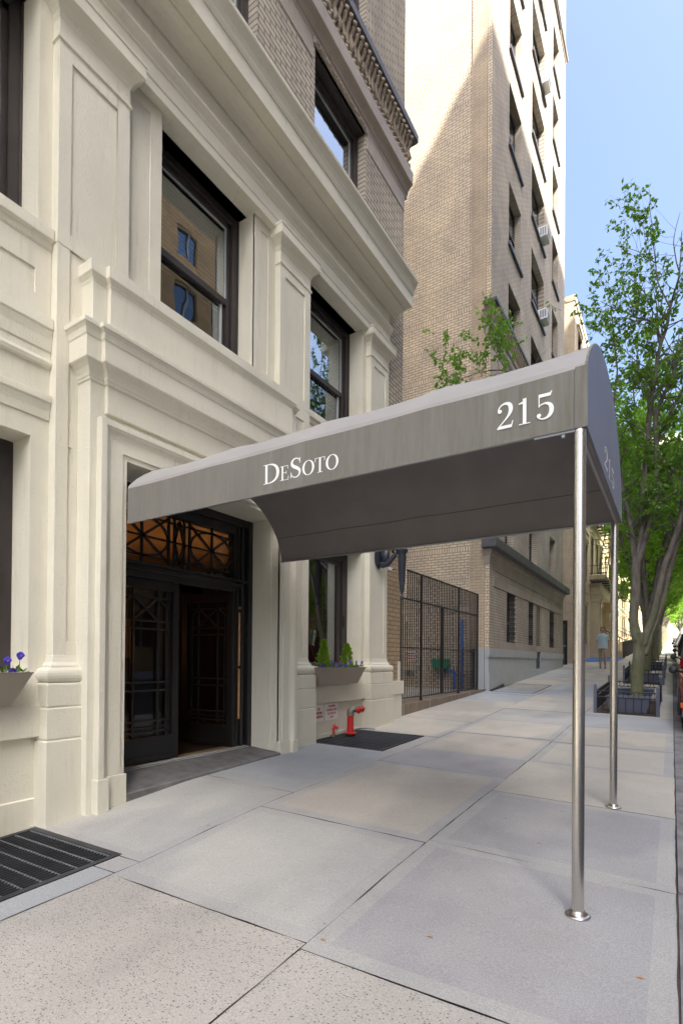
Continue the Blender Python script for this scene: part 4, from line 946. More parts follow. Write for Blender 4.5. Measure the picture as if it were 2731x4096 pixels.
# things in the alley
YT=13.8
t=thing('blue_pipes','bright blue pipe standing against the side wall behind the fence','pipe',(-5,YT-.1,-.8))
m=MB().mat('blue_paint'); m.smooth=True; m.tube([(-4.81,YT-.1,-.82),(-4.81,YT-.1,1.10)],.036,12); m.build('tall_pipe',t)
m=MB().mat('blue_paint'); m.smooth=True; m.tube([(-5.02,YT-.1,-.82),(-5.02,YT-.1,-.36)],.045,12); m.tube([(-5.04,YT-.1,-.29),(-5.32,YT-.1,-.29)],.04,12); m.tube([(-5.02,YT-.1,-.38),(-5.02,YT-.1,-.33),(-5.06,YT-.1,-.29)],.05,12); m.build('elbow_pipe',t); m=MB().mat('black_iron'); m.tube([(-5.0,YT-.1,-.40),(-4.7,YT-.1,-.40)],.012,6); m.build('bracket',t); adopt(t)
t=thing('green_box','green metal service box on the side wall behind the fence','box',(-5.4,YT-.1,-.2)); m=MB().mat('green_paint'); m.box(-5.62,-5.19,YT-.22,YT,-.22,.02); m.box(-5.64,-5.17,YT-.235,YT,.02,.045); m.build('housing',t,bev=.01); m=MB().mat('green_paint'); m.tube([(-5.18,YT-.1,-.12),(-5.13,YT-.1,-.12)],.03,8); m.build('knob',t); m=MB().mat('black_iron'); m.box(-5.35,-5.27,YT-.2,YT-.05,-.34,-.22); m.build('fitting',t); adopt(t)
t=thing('alley_notice','white notice with red lettering on the side wall behind the fence','sign',(-6.35,YT,.1)); m=MB().mat('sign_white'); m.box(-6.49,-6.19,YT-.008,YT,.0,.26); m.build('plate',t)
m=MB().mat('sign_red')
for k in range(4):
    for j in range(3): m.box(-6.46+.065*k,-6.42+.065*k,YT-.0095,YT-.0085,.04+.07*j,.075+.07*j)
m.build('lettering',t); adopt(t)
t=thing('junction_box','grey electrical box low on the side wall behind the fence','box',(-6.4,YT,-.4)); m=MB().mat('grey_metal'); m.box(-6.52,-6.42,YT-.08,YT,-.45,-.28); m.box(-6.38,-6.24,YT-.08,YT,-.46,-.28); m.build('housing',t,bev=.006); m=MB().mat('grey_metal'); m.tube([(-6.47,YT-.03,-.28),(-6.47,YT-.03,1.15)],.012,6); m.mat('plastic_white'); m.tube([(-6.47,YT-.04,1.12),(-6.47,YT-.04,1.27)],.03,10); m.build('conduit',t); adopt(t)
# ------------------------------------------------------------------ tall brick building
XT=-4.1; Y2=24.85; ZT=33.6
T_=thing('tall_brick_building','tall tan brick apartment building past the alley, sunlit on its upper storeys','building',(-8,19,-.8))
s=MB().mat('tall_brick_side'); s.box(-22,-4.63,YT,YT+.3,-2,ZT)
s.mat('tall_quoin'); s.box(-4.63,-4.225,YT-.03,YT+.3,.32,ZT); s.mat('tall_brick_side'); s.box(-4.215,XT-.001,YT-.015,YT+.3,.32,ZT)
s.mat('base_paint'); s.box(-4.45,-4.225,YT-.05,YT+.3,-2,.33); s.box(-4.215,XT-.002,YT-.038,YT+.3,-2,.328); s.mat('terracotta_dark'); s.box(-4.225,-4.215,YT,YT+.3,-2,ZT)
s.build('side_wall',T_)
cols=[(15.52,16.95),(18.42,20.45),(22.03,23.25)]
heads=[8.08,11.17,14.2,17.13,20.0,22.85,25.75,28.7,31.6]
H=[(15.52,16.62,.36,2.03),(18.28,19.1,.36,2.03),(19.48,20.22,-.33,2.0),(21.83,22.95,.39,2.02)]
H1=[(15.30,16.28,3.26,4.97),(18.28,19.56,3.26,4.97),(21.83,22.98,3.26,4.97)]
HU=[(a,b,h-1.87,h) for h in heads for a,b in cols]
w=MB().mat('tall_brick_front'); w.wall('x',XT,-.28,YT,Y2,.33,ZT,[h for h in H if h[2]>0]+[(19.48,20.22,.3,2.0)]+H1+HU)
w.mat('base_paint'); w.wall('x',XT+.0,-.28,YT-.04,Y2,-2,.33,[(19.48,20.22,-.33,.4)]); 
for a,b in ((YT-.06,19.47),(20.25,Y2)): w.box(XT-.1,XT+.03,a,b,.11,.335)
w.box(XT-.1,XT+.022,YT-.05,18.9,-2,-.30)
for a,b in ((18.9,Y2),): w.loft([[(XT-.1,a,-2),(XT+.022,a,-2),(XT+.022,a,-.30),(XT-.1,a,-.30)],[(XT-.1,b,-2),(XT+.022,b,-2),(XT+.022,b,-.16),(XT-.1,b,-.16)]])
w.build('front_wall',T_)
s=MB().mat('tall_brick_side'); s.box(-22,XT-.3,Y2-.3,Y2,-2,ZT); s.box(-22,-21.7,YT+.3,Y2-.3,-2,ZT); s.mat('grey_render'); s.box(-21.7,XT-.3,YT+.3,Y2-.3,ZT-.3,ZT-.05); s.mat('room_dark'); s.box(-6.2,-6.1,YT+.3,Y2-.3,-2,ZT-.3)
for h in [2.6,5.6]+[h+.6 for h in heads]: s.box(-6.1,XT-.3,YT+.3,Y2-.3,h,h+.1)
s.build('rear_walls',T_)
m=MB().mat('limestone_band')
m.bandp(-4.235,XT,YT-.03,Y2,[(0,2.58),(.01,2.60),(.012,2.66),(.03,2.80),(.07,2.86),(.09,2.97)])
m.mat('dark_ledge'); m.bandp(-4.235,XT,YT-.03,Y2,[(.10,2.975),(.24,2.98),(.25,3.0),(.25,3.22),(.20,3.24),(0,3.26)])
m.mat('limestone_band'); m.box(XT-.1,XT+.02,14.12,24.5,2.03,2.28); m.box(XT-.1,XT+.018,14.12,24.5,2.46,2.60); m.box(XT-.1,XT+.012,14.15,24.6,.34,.55)
m.build('belt_course',T_)
m=MB().mat('limestone_band')
m.bandp(-4.235,XT,YT-.03,Y2,[(0,8.62),(.02,8.64),(.02,8.70),(.05,8.74),(.05,8.90),(.09,8.93),(.10,9.0)])
m.mat('terracotta_dark'); m.bandp(-4.235,XT,YT-.03,Y2,[(.06,9.0),(.08,9.02),(.10,9.3),(.16,9.42)]); 
y=13.85
while y<24.8: m.tube([(XT+.08,y,9.03),(XT+.12,y,9.2),(XT+.18,y,9.4)],[.03,.045,.04],5); y+=.16
m.mat('dark_ledge'); m.bandp(-4.235,XT,YT-.03,Y2,[(.20,9.42),(.22,9.44),(.22,9.52),(.0,9.6)])
m.build('ornamental_belt',T_)
m=MB().mat('limestone_band'); m.bandp(-4.235,XT,YT-.03,Y2,[(0,26.7),(.03,26.73),(.04,26.85),(.10,26.9),(.10,27.0),(0,27.05)]); m.bandp(-4.235,XT,YT-.03,Y2,[(0,32.4),(.1,32.5),(.3,33),(.6,33.2),(.62,33.5),(0,33.7)]); m.build('upper_cornice',T_)
def farwin(parent,a,b,c,d,x,glassm='glass',sill=None,depth=.2,grill=False):
    m=MB().mat('frame_brown'); xi=x-depth; f=.07
    m.box(xi-.05,xi,a,a+f,c,d);m.box(xi-.05,xi,b-f,b,c,d);m.box(xi-.05,xi,a+f,b-f,d-f,d);m.box(xi-.05,xi,a+f,b-f,c,c+f);m.box(xi-.05,xi+.02,a+f,b-f,(c+d)/2-.03,(c+d)/2+.03)
    o=m.build('window',parent)
    m=MB().mat(glassm); m.box(xi-.03,xi-.028,a+f,b-f,c+f,(c+d)/2-.03); m.box(xi-.03,xi-.028,a+f,b-f,(c+d)/2+.03,d-f); m.build('pane',o)
    if sill: m=MB().mat(sill); m.box(x-.1,x+.07,a-.09,b+.09,c-.10,c); m.build('sill',o)
    return o
for h in H1: farwin(T_,*h,XT,'glass_low')
for h in HU: farwin(T_,*h,XT,'glass',sill='dark_ledge')
for k,h in enumerate(H):
    if k==2:
        m=MB().mat('door_paint'); m.box(XT-.1,XT-.03,h[0],h[1],h[2],h[3]); m.box(XT-.03,XT-.015,h[0]+.1,h[1]-.1,.5,1.8); o=m.build('door',T_,bev=.01); m=MB().mat('cast_brass'); m.tube([(XT-.1,h[0]+.1,.5),(XT-.06,h[0]+.1,.5)],.03,8); m.build('handle',o)
    else:
        o=farwin(T_,*h,XT,'glass_low'); m=MB().mat('black_iron'); y=h[0]+.03; n=0
        while y<h[1]: m.box(XT-.05,XT-.035,y-.007,y+.007,h[2],h[3]); y+=.11; n+=1
        for z in (h[2]+.03,h[2]+.75,h[3]-.04): m.box(XT-.055,XT-.03,h[0],h[1],z-.012,z+.012)
        for z in (h[2]+.45,h[3]-.5):
            for k2 in range(4):
                yy=h[0]+.12+k2*(h[1]-h[0]-.24)/3
                pts=[(XT-.03,yy+.05*math.cos(t),z+.09*math.sin(t)) for t in [k3*.7 for k3 in range(9)]]; m.tube(pts,.008,4)
        m.build('window_guard',o)
adopt(T_)
# air conditioners
def aircon(y,z,label,w=.52):
    t=thing('air_conditioner',label,'air conditioner',(XT,y,z),'window air conditioners on the tall building')
    m=MB().mat('plastic_white'); m.box(XT-.25,XT+.27,y-w/2,y+w/2,z,z+.38); m.build('housing',t,bev=.012)
    m=MB().mat('grey_metal')
    for k in range(3): m.box(XT+.02+.08*k,XT+.08+.08*k,y-w/2-.006,y-w/2,z+.06,z+.32)
    for k in range(9): m.box(XT+.27,XT+.276,y-w/2+.05,y+w/2-.05,z+.04+.033*k,z+.055+.033*k)
    m.build('grille',t); adopt(t)
aircon(19.9,15.35,'white air conditioner in the middle window column, sunlit'); aircon(19.95,12.38,'white air conditioner in the shaded middle window below the sunlit one'); aircon(19.95,21.0,'white air conditioner in the middle window column near the top of the photo'); aircon(19.3,23.9,'topmost white air conditioner in the middle window column')
# gate and grey wall after the tall building
t=thing('side_gate','dark metal gate in the gap after the tall brick building','gate',(-4.3,26.2,-.1)); m=MB().mat('plastic_dark'); m.box(-4.35,-4.28,25.0,26.6,-.15,1.75); m.build('panel',t); m=MB().mat('grey_metal'); m.box(-4.27,-4.24,25.1,26.5,.7,.76); m.box(-4.27,-4.2,25.0,25.3,1.78,1.84); m.build('rail',t); m=MB().mat('black_iron'); m.box(-4.4,-4.2,26.6,26.72,-.2,1.95); m.build('post',t); adopt(t)
# ------------------------------------------------------------------ row houses farther up
def house(name,label,y0,y1,zt,wallm,floors,ncol,x=XT,base=None,stoop=True,escape=False,sidem='gable_stucco',cornm='stone_far',portico=False,depthx=-16,plaincap=False):
    gz_=g(x,y0); t=thing(name,label,'house',(x-4,(y0+y1)/2,gz_)); zb_=gz_-.8
    fh=(zt-1.2-gz_)/floors; wd=(y1-y0)/ncol; hs=[]
    for f in range(floors):
        z0=gz_+.9+fh*f
        for c in range(ncol):
            cy=y0+wd*(c+.5); hs.append((cy-min(.55,wd*.28),cy+min(.55,wd*.28),z0+.15,z0+fh*.68))
    w=MB().mat(wallm); w.wall('x',x,-.3,y0,y1,zb_,zt,hs); w.build('front_wall',t)
    s=MB().mat(sidem); s.box(depthx,x-.3,y0,y0+.3,zb_,zt-.2); s.box(x-.3,x-.001,y0+.0,y0+.02,zb_,zt-.1); s.box(depthx,x-.3,y1-.3,y1,zb_,zt-.2); s.box(depthx,depthx+.3,y0+.3,y1-.3,zb_,zt-.2); s.mat('grey_render'); s.box(depthx+.3,x-.3,y0+.3,y1-.3,zt-.5,zt-.3); s.mat('room_dark'); s.box(x-1.6,x-1.5,y0+.3,y1-.3,zb_,zt-.5); s.build('side_walls',t)
    m=MB().mat(cornm)
    if plaincap: m.bandp(x-.4,x,y0+.02,y1-.02,[(0,zt-.3),(.04,zt-.28),(.06,zt-.02),(0,zt+.02)]); m.box(depthx,x,y0-.03,y0+.3,zt-.2,zt-.0)
    else: m.bandp(x-.4,x,y0+.02,y1-.02,[(0,zt-.9),(.08,zt-.85),(.10,zt-.55),(.30,zt-.45),(.55,zt-.30),(.58,zt-.1),(.0,zt+.05)])
    yy=y0+.2
    while yy<y1 and not plaincap: m.box(x,x+.35,yy,yy+.14,zt-.8,zt-.46); yy+=.55
    m.build('cornice',t)
    m=MB().mat(cornm)
    for f in range(1,floors): zz=gz_+.9+fh*f; m.box(x-.1,x+.07,y0,y1,zz-.35,zz-.22)
    for h in hs: m.box(x-.1,x+.09,h[0]-.12,h[1]+.12,h[3]+.0,h[3]+.2); m.box(x-.1,x+.13,h[0]-.18,h[1]+.18,h[3]+.2,h[3]+.27); m.box(x-.1,x+.10,h[0]-.1,h[1]+.1,h[2]-.12,h[2]); m.box(x-.1,x+.05,h[0]-.12,h[0],h[2],h[3]); m.box(x-.1,x+.05,h[1],h[1]+.12,h[2],h[3])
    m.build('window_surrounds',t)
    for h in hs: farwin(t,*h,x,'glass')
    if portico:
        m=MB().mat('stone_far'); gy=gz_
        for cy in (y0+1.0,y0+2.1,y1-2.0,y1-.9):
            m.box(x,x+.55,cy-.28,cy+.28,gy-.3,gy+1.0); m.box(x,x+.45,cy-.2,cy+.2,gy+1.0,gy+3.3)
            m.bandp(x,x+.45,cy-.2,cy+.2,[(0,3.3+gy),(.04,3.35+gy),(.03,3.5+gy),(.10,3.75+gy),(.14,3.8+gy),(.14,3.9+gy)])
            for q in range(5): m.tube([(x+.46,cy-.2+.1*q,gy+3.42),(x+.50,cy-.2+.1*q,gy+3.55),(x+.55,cy-.2+.1*q,gy+3.66)],.035,5)
        m.bandp(x-.1,x+.5,y0+.7,y1-.6,[(.0,gy+3.9),(.0,gy+4.2),(.05,gy+4.25),(.05,gy+4.45),(.3,gy+4.6),(.34,gy+4.85),(0,gy+4.95)])
        m.build('portico',t)
    if stoop:
        m=MB().mat('stone_far'); cy=y0+(y1-y0)*.3; n=7
        for i in range(n): m.box(x,x+.35+.26*(n-i)*.8,cy-.8,cy+.8,g(x+1,cy)-.3+.17*i,g(x+1,cy)-.3+.17*(i+1)+.15)
        for s_ in (-.9,.9): m.loft([[(x,cy+s_-.1,gz_-.5),(x+1.7,cy+s_-.1,gz_-.5),(x+1.7,cy+s_-.1,gz_+.35),(x,cy+s_-.1,gz_+1.3)],[(x,cy+s_+.1,gz_-.5),(x+1.7,cy+s_+.1,gz_-.5),(x+1.7,cy+s_+.1,gz_+.35),(x,cy+s_+.1,gz_+1.3)]])
        m.build('stoop',t)
        m=MB().mat('black_iron')
        for s_ in (-.9,.9):
            m.tube([(x+1.7,cy+s_,gz_+1.15),(x,cy+s_,gz_+2.1)],.025,6)
            for q in range(8): u=q/7; m.tube([(x+1.7*(1-u),cy+s_,gz_+.3+.95*u),(x+1.7*(1-u),cy+s_,gz_+1.15+.95*u)],.014,4)
        q0=y0+.3
        m.tube([(x+1.75,q0,gz_+.95),(x+1.75,y1-.3,g(x,y1)+.95)],.022,5)
        while q0<y1-.2: m.box(x+1.74,x+1.76,q0-.01,q0+.01,g(x,q0)-.1,g(x,q0)+.95); q0+=.16
        m.build('railing',t)
    if escape:
        m=MB().mat('black_iron'); ya,yb=y0+.4,min(y1-.5,y0+5.6)
        for f in range(1,floors):
            z=gz_+.75+fh*f
            for q in range(7): m.box(x,x+1.05,ya+(yb-ya)*q/6-.03,ya+(yb-ya)*q/6+.03,z-.12,z-.05)
            for q in range(12): m.box(x+.05+.085*q,x+.09+.085*q,ya,yb,z-.05,z-.02)
            for zz in (z+.45,z+.9):
                m.tube([(x,ya,zz),(x+1.05,ya,zz),(x+1.05,yb,zz),(x,yb,zz)],.018,5)
            q=ya
            while q<yb: m.box(x+1.04,x+1.06,q-.009,q+.009,z,z+.9); q+=.16
            q=x+.1
            while q<x+1.05: m.box(q-.009,q+.009,ya-.01,ya+.01,z,z+.9); q+=.16
            if f<floors-1:
                for s_ in (.35,.8): m.tube([(x+s_,ya+.4,z),(x+s_,yb-.5,z+fh)],.03,5)
                for q in range(10): u=(q+.5)/10; yy=ya+.4+(yb-ya-.9)*u; m.box(x+.35,x+.8,yy-.1,yy+.1,z+fh*u-.012,z+fh*u+.012)
        m.build('fire_escape',t)
    adopt(t); return t
house('row_house','tall narrow stucco house with bare gable wall after the tall brick building',27.7,33.1,18.1,'gable_stucco',5,2,stoop=False,sidem='gable_stucco',cornm='gable_stucco',plaincap=True)
house('row_house','ochre stone row house with columned portico and black fire escape behind the steel poles',33.15,43.0,16.5,'stone_far',4,4,escape=True,portico=True,sidem='grey_render')
house('row_house','second ochre row house with fire escape, partly sunlit',43.05,51.0,17.3,'stone_far',4,3,escape=True)
house('row_house','sunlit cream row house with heavy cornice left of the near tree trunk',51.05,61.0,18.6,'stone',5,4)
house('row_house','sunlit tan row house beyond the cream one',61.05,72.0,19.5,'stone_far',5,4)
house('row_house','far sunlit pale row house, last before the street end',72.05,96.0,22.5,'stone',6,8)
# building closing the street
t=thing('avenue_apartment_block','pale sunlit apartment block closing the far end of the street','building',(-2,140,6))
w=MB().mat('gable_stucco'); hs=[(xx,xx+1.4,z,z+1.9) for z in [9+3.3*k for k in range(12)] for xx in [-24+3.4*k for k in range(16)]]
w.wall('y',140,.3,-26,32,2,52,hs); w.box(-26,32,140.3,155,2,51.5); w.mat('stone'); w.box(-26.6,32.6,139.3,140,50,51); w.box(-26.3,32.3,139.6,140,47.6,48.2)
for q in range(50): w.box(-26+1.16*q,-25.6+1.16*q,139.5,140,49.2,50)
w.build('facade',t); m=MB().mat('glass_low')
for a,b,c,d in hs: m.box(a,b,140.2,140.22,c,d)
o=m.build('windows',t); adopt(t)
# buildings across the street (they shade the near fronts and appear in the window glass)
def across(label,y0,y1,zt,mt,x=14.0,ncol=4):
    t=thing('opposite_building',label,'building',(x+5,(y0+y1)/2,-1)); w=MB().mat(mt); hs=[]
    wd=(y1-y0)/ncol; fl=int((zt-2)/3.1)
    for f in range(fl):
        for c in range(ncol): cy=y0+wd*(c+.5); hs.append((cy-.75,cy+.75,.6+3.1*f,2.35+3.1*f))
    w.wall('x',x,.3,y0,y1,-3,zt,hs); w.box(x+.3,x+16,y0,y0+.3,-3,zt); w.box(x+.3,x+16,y1-.3,y1,-3,zt); w.box(x+15.7,x+16,y0+.3,y1-.3,-3,zt); w.box(x+.3,x+15.7,y0+.3,y1-.3,zt-.4,zt-.1)
    w.build('walls',t); m=MB().mat('glass_low'); q=MB().mat('frame_grey')
    for a,b,c,d in hs: m.box(x+.2,x+.22,a,b,c,d); q.box(x+.12,x+.19,(a+b)/2-.04,(a+b)/2+.04,c,d); q.box(x+.12,x+.19,a,b,d-.08,d)
    w2=MB().mat('room_dark'); w2.box(x+.5,x+.6,y0+.3,y1-.3,-3,zt-.5); w2.build('interior',t)
    m.build('window_glass',t); q.build('window_frames',t); adopt(t)
HX=17.13+1.40*(14.0-XT)
across('orange brick apartment block across the street, outside the photo',YA0,YA1,HX,'orange_brick',ncol=6)
across('tall apartment block across the street behind the camera',YB0,YA0-.1,HX-.0,'tall_brick_front',ncol=7)
across('low brownstones across the street beyond the orange block',YA1+.1,48,13,'red_brick',ncol=7)
across('row of low houses far across the street',48.1,130,15,'stone_far',ncol=22)
across('second tall apartment block across the street, beyond the orange block',21.0,25.5,HX-.6,'tall_brick_front',ncol=2) if False else None
# ------------------------------------------------------------------ trees
def limb(m,pts,r,n=8): m.tube(pts,r,n)
def smooth(pts,k=4):
    out=[];P=[Vector(p) for p in pts]
    for i in range(len(P)-1):
        p0=P[max(i-1,0)];p1=P[i];p2=P[i+1];p3=P[min(i+2,len(P)-1)]
        for j in range(k):
            t=j/k; out.append(.5*((2*p1)+(-p0+p2)*t+(2*p0-5*p1+4*p2-p3)*t*t+(-p0+3*p1-3*p2+p3)*t**3))
    out.append(P[-1]); return out
def make_tree(name,label,loc,limbs,crown,seed,leafm='leaf',nl=14,size=.075,group=None,nbr=10,trunkmat='bark',zmin=2.2,twl=1.0):
    """limbs: list of (points, radii). crown: fn(p)->density 0..1. branches with twigs grow off the limbs, leaves off the twigs"""
    t=thing(name,label,'tree',loc,group); r=random.Random(seed)
    m=MB().mat(trunkmat); m.smooth=True
    sk=[]
    for pts,rr in limbs:
        rr=[k_*(.86 if k_<.11 else .95) for k_ in rr]; q=smooth(pts,5); n=len(q); rs=[rr[0]]*n
        rs=[interp(i/(n-1)*(len(rr)-1),list(range(len(rr))),rr) if len(rr)>1 else rr[0] for i in range(n)]
        q=[p+Vector((noise.noise(p*2.3+Vector((seed,0,0))),noise.noise(p*2.3+Vector((0,seed,0))),0))*.03 for p in q]
        rs=[a*(1+.10*noise.noise(p*4)) for a,p in zip(rs,q)]
        limb(m,q,rs,12 if rr[0]>.06 else 7); sk.append((q,rs))
    tips=[]
    br=[]
    for q,rs in sk:
        for i in range(1,len(q)):
            if q[i].z<zmin: continue
            for _ in range(nbr if rs[i]<.05 else max(1,nbr//2)):
                if r.random()<.33:
                    d=(q[i]-q[i-1]).normalized(); s=rv(r); s=(s-d*s.dot(d)).normalized()
                    br.append((q[i].copy(),(d*.5+s*.9+Vector((0,0,.15))).normalized(),min(rs[i]*.45,.022),r.uniform(.6,1.5)*twl))
    for p,d,rd,ln in br:
        pts=[p];n=5;dd=d.copy()
        for k in range(n):
            dd=(dd+rv(r)*.28+Vector((0,0,.05))).normalized(); pts.append(pts[-1]+dd*ln/n)
        if crown(pts[-1])<=0 or crown(pts[-1])+.35<r.random(): continue
        m.tube(pts,[rd*(1-.8*k/n) for k in range(n+1)],4,False)
        for k in range(2,n+1):
            for _ in range(2):
                e=(dd+rv(r)*1.0).normalized(); L_=r.uniform(.18,.42); a=pts[k]; b=a+e*L_*.5+rv(r)*.03; c=b+(e+rv(r)*.4).normalized()*L_*.5
                if crown(c)>r.random():
                    m.tube([a,b,c],[.004,.003,.0015],3,False); tips.append((a,b,c))
    m.build('trunk',t)
    m=MB().mat(leafm)
    for a,b,c in tips:
        for k in range(int(nl*r.uniform(.6,1.3))):
            u=r.random(); p=(a.lerp(b,u*2) if u<.5 else b.lerp(c,u*2-1))+rv(r)*.03
            d=(rv(r)+Vector((0,0,-.45))).normalized(); leafq(m,p,d,rv(r),size*r.uniform(.7,1.25),size*r.uniform(.24,.36))
    m.build('crown',t); adopt(t); return t,len(tips)
TX,TY=-.62,12.6
zg=g(TX,TY)
limbs=[([(-.635,TY,zg-.1),(-.625,TY,-.49),(-.60,TY,.018),(-.59,TY,.40),(-.575,TY,.62)],[.155,.125,.118,.125,.135]),
 ([(-.60,TY,.45),(-.68,TY,.80),(-.665,TY,1.30),(-.645,TY,1.85),(-.63,TY,2.12)],[.125,.105,.10,.098,.098]),
 ([(-.77,TY-.05,.93),(-.73,TY,.86),(-.66,TY,.78)],[.035,.06,.08]),
 ([(-.52,TY,.35),(-.40,TY,.75),(-.29,TY,1.13),(-.19,TY,1.72),(-.02,TY,2.35),(.14,TY,3.0),(.25,TY+.1,4.2),(.5,TY+.3,6.0)],[.095,.085,.08,.072,.062,.055,.04,.02]),
 ([(-.50,TY+.02,.15),(-.36,TY+.05,.62),(-.24,TY+.1,1.05),(-.12,TY+.2,1.5),(.1,TY+.5,2.6),(.5,TY+.9,4.2),(.9,TY+1.2,6.0)],[.08,.075,.065,.055,.045,.03,.015]),
 ([(-.64,TY,2.05),(-.70,TY,2.45),(-.76,TY,2.9),(-.85,TY,3.45),(-.98,TY-.05,4.3),(-1.1,TY-.1,5.2),(-1.0,TY-.2,6.2),(-1.12,TY-.2,7.6)],[.075,.062,.058,.052,.045,.035,.02,.008]),
 ([(-.625,TY,2.1),(-.57,TY+.03,2.65),(-.535,TY+.05,3.4),(-.46,TY+.05,4.4),(-.40,TY,5.3),(-.35,TY,5.7),(-.28,TY,6.13),(-.213,TY,6.6),(-.093,TY,7.02),(-.015,TY,7.47),(.10,TY,7.9),(.16,TY,8.8)],[.075,.07,.066,.06,.055,.05,.045,.04,.034,.028,.02,.006]),
 ([(-.61,TY,2.1),(-.50,TY-.04,2.5),(-.38,TY-.06,2.9),(-.27,TY-.05,3.4),(-.30,TY-.08,4.5),(-.28,TY,5.2),(-.05,TY,5.75),(.04,TY,6.1),(.16,TY,6.55),(.3,TY,7.8)],[.075,.066,.06,.055,.05,.048,.045,.042,.035,.008]),
 ([(-.22,TY,6.55),(-.30,TY-.05,6.95),(-.45,TY-.1,7.12),(-.68,TY-.12,7.24),(-.80,TY-.12,7.36),(-1.12,TY-.1,7.62),(-1.35,TY,7.9)],[.03,.026,.022,.02,.016,.010,.004]),
 ([(-.77,TY-.12,7.33),(-1.0,TY-.2,7.2),(-1.3,TY-.25,7.0)],[.014,.010,.004]),
 ([(-.30,TY,6.13),(-.55,TY,6.25),(-.75,TY+.05,6.5),(-.95,TY,6.8)],[.02,.014,.01,.004]),
 ([(-.39,TY,5.6),(-.55,TY,5.95),(-.75,TY,6.3),(-.95,TY+.1,6.45)],[.03,.02,.012,.004]),
 ([(-.05,TY,7.3),(-.25,TY,7.8),(-.33,TY-.05,8.4),(-.38,TY-.1,9.1),(-.42,TY-.1,9.75)],[.02,.016,.012,.008,.003]),
 ([(-.33,TY-.05,8.3),(-.6,TY-.1,8.6),(-.85,TY-.1,8.8)],[.012,.008,.003]),
 ([(-.2,TY,6.9),(-.5,TY-.2,7.6),(-.85,TY-.25,8.15)],[.014,.01,.004]),
 ([(.10,TY,8.0),(.0,TY,8.6),(.12,TY,9.2)],[.016,.01,.004]),
 ([(-.95,TY-.05,4.2),(-1.35,TY-.25,4.7),(-1.9,TY-.7,5.2),(-2.5,TY-1.0,5.9),(-3.1,TY-1.1,6.35),(-3.7,TY-1.15,6.45),(-4.3,TY-1.1,6.4)],[.035,.03,.026,.022,.016,.010,.004]),
 ([(-3.05,TY-1.1,6.3),(-3.25,TY-1.1,6.7),(-3.4,TY-1.15,7.0)],[.010,.007,.003]),
 ([(-3.5,TY-1.1,6.42),(-3.9,TY-1.1,6.7)],[.008,.003]),
 ([(-.3,TY,4.6),(.3,TY-.3,5.6),(.9,TY-.5,6.4),(1.4,TY-.4,7.4)],[.04,.03,.02,.006]),
 ([(.1,TY,3.0),(.9,TY-.2,4.0),(1.7,TY-.1,5.2)],[.05,.03,.01]),
 ([(-.9,TY,3.8),(-1.15,TY-.4,4.4),(-1.3,TY-.5,5.0)],[.02,.012,.004])]
def crown1(p):
    if p.z>9.95 or (p.x>-.2 and p.z>8.7): return 0
    if p.x<-2.5 and p.z>5.9: return .5
    if p.x<-1.2 and p.z>5.9: return .34 if p.x>-1.75 and 6.4<p.z<8.5 else .08
    if p.x<-1.15 and p.z<5.9: return .0
    if p.z>8: return .26
    if p.z>6.2: return .27
    if p.z>4.8: return .36
    return .8 if p.z>2.9 else .35
t1,n1=make_tree('street_tree','nearest street tree with mossy forked trunk growing inside the black guard',(TX,TY,zg),limbs,crown1,11,'leaf',nl=10,size=.098,nbr=5,zmin=2.3,twl=.85)
t1['group']='street trees along the kerb'
print('TIPS',n1)
def auto_limbs(seed,h,spread,x,y,z):
    r=random.Random(seed); L_=[]; zf=z+2.0
    L_.append(([(x,y,z-.1),(x+.03,y,z+1),(x+.02,y,zf)],[.15,.12,.12]))
    for k in range(7):
        a=k*0.9+r.uniform(-.3,.3); sx,sy=math.cos(a)*spread*r.uniform(.5,1),math.sin(a)*spread*r.uniform(.5,1); hh=h*r.uniform(.75,1)
        L_.append(([(x+.02,y,zf-.15),(x+sx*.2,y+sy*.2,zf+(hh-2)*.22),(x+sx*.5,y+sy*.5,zf+(hh-2)*.5),(x+sx*.8,y+sy*.8,zf+(hh-2)*.78),(x+sx,y+sy,z+hh)],[.09,.07,.05,.03,.006]))
        for j in range(3):
            u=.3+.2*j; b=a+r.uniform(-1.3,1.3); bx,by,bz=x+sx*u,y+sy*u,zf+(hh-2)*(u+.02)
            l=spread*.55; L_.append(([(bx,by,bz),(bx+math.cos(b)*l*.5,by+math.sin(b)*l*.5,bz+.5),(bx+math.cos(b)*l,by+math.sin(b)*l,bz+.7)],[.03,.02,.006]))
    return L_
def crownf(zlow,xmin):
    return lambda p: 0 if p.x<xmin else (1.0 if p.z>zlow else .25)
proto,n2=make_tree('street_tree','second street tree up the kerb, dense green crown over its black guard',(-.7,19.0,g(-.7,19)),auto_limbs(21,10.2,2.6,-.7,19.0,g(-.7,19)),crownf(g(0,19)+2.5,-1.75),22,'leaf_far',nl=14,size=.105,nbr=5,zmin=g(0,19)+2.0,twl=1.2)
proto['group']='street trees along the kerb'; print('TIPS2',n2)
p2,n3=make_tree('street_tree','third street tree along the kerb, seen between the trunks of the nearer trees',(-.7,25.6,g(-.7,25.6)),auto_limbs(33,12,3.2,-.7,25.6,g(-.7,25.6)),crownf(g(0,25)+2.6,-2.2),34,'leaf_far',nl=12,size=.14,nbr=5,zmin=g(0,25)+2.2,twl=1.3)
p2['group']='street trees along the kerb'
labs=['fourth street tree along the kerb, green crown behind the three nearest trees','fifth street tree along the kerb in front of the sunlit houses','sixth street tree along the kerb, sunlit yellow green','seventh street tree, small and bright above the parked cars','eighth street tree, small in the distance','farthest street tree at the end of the kerb']
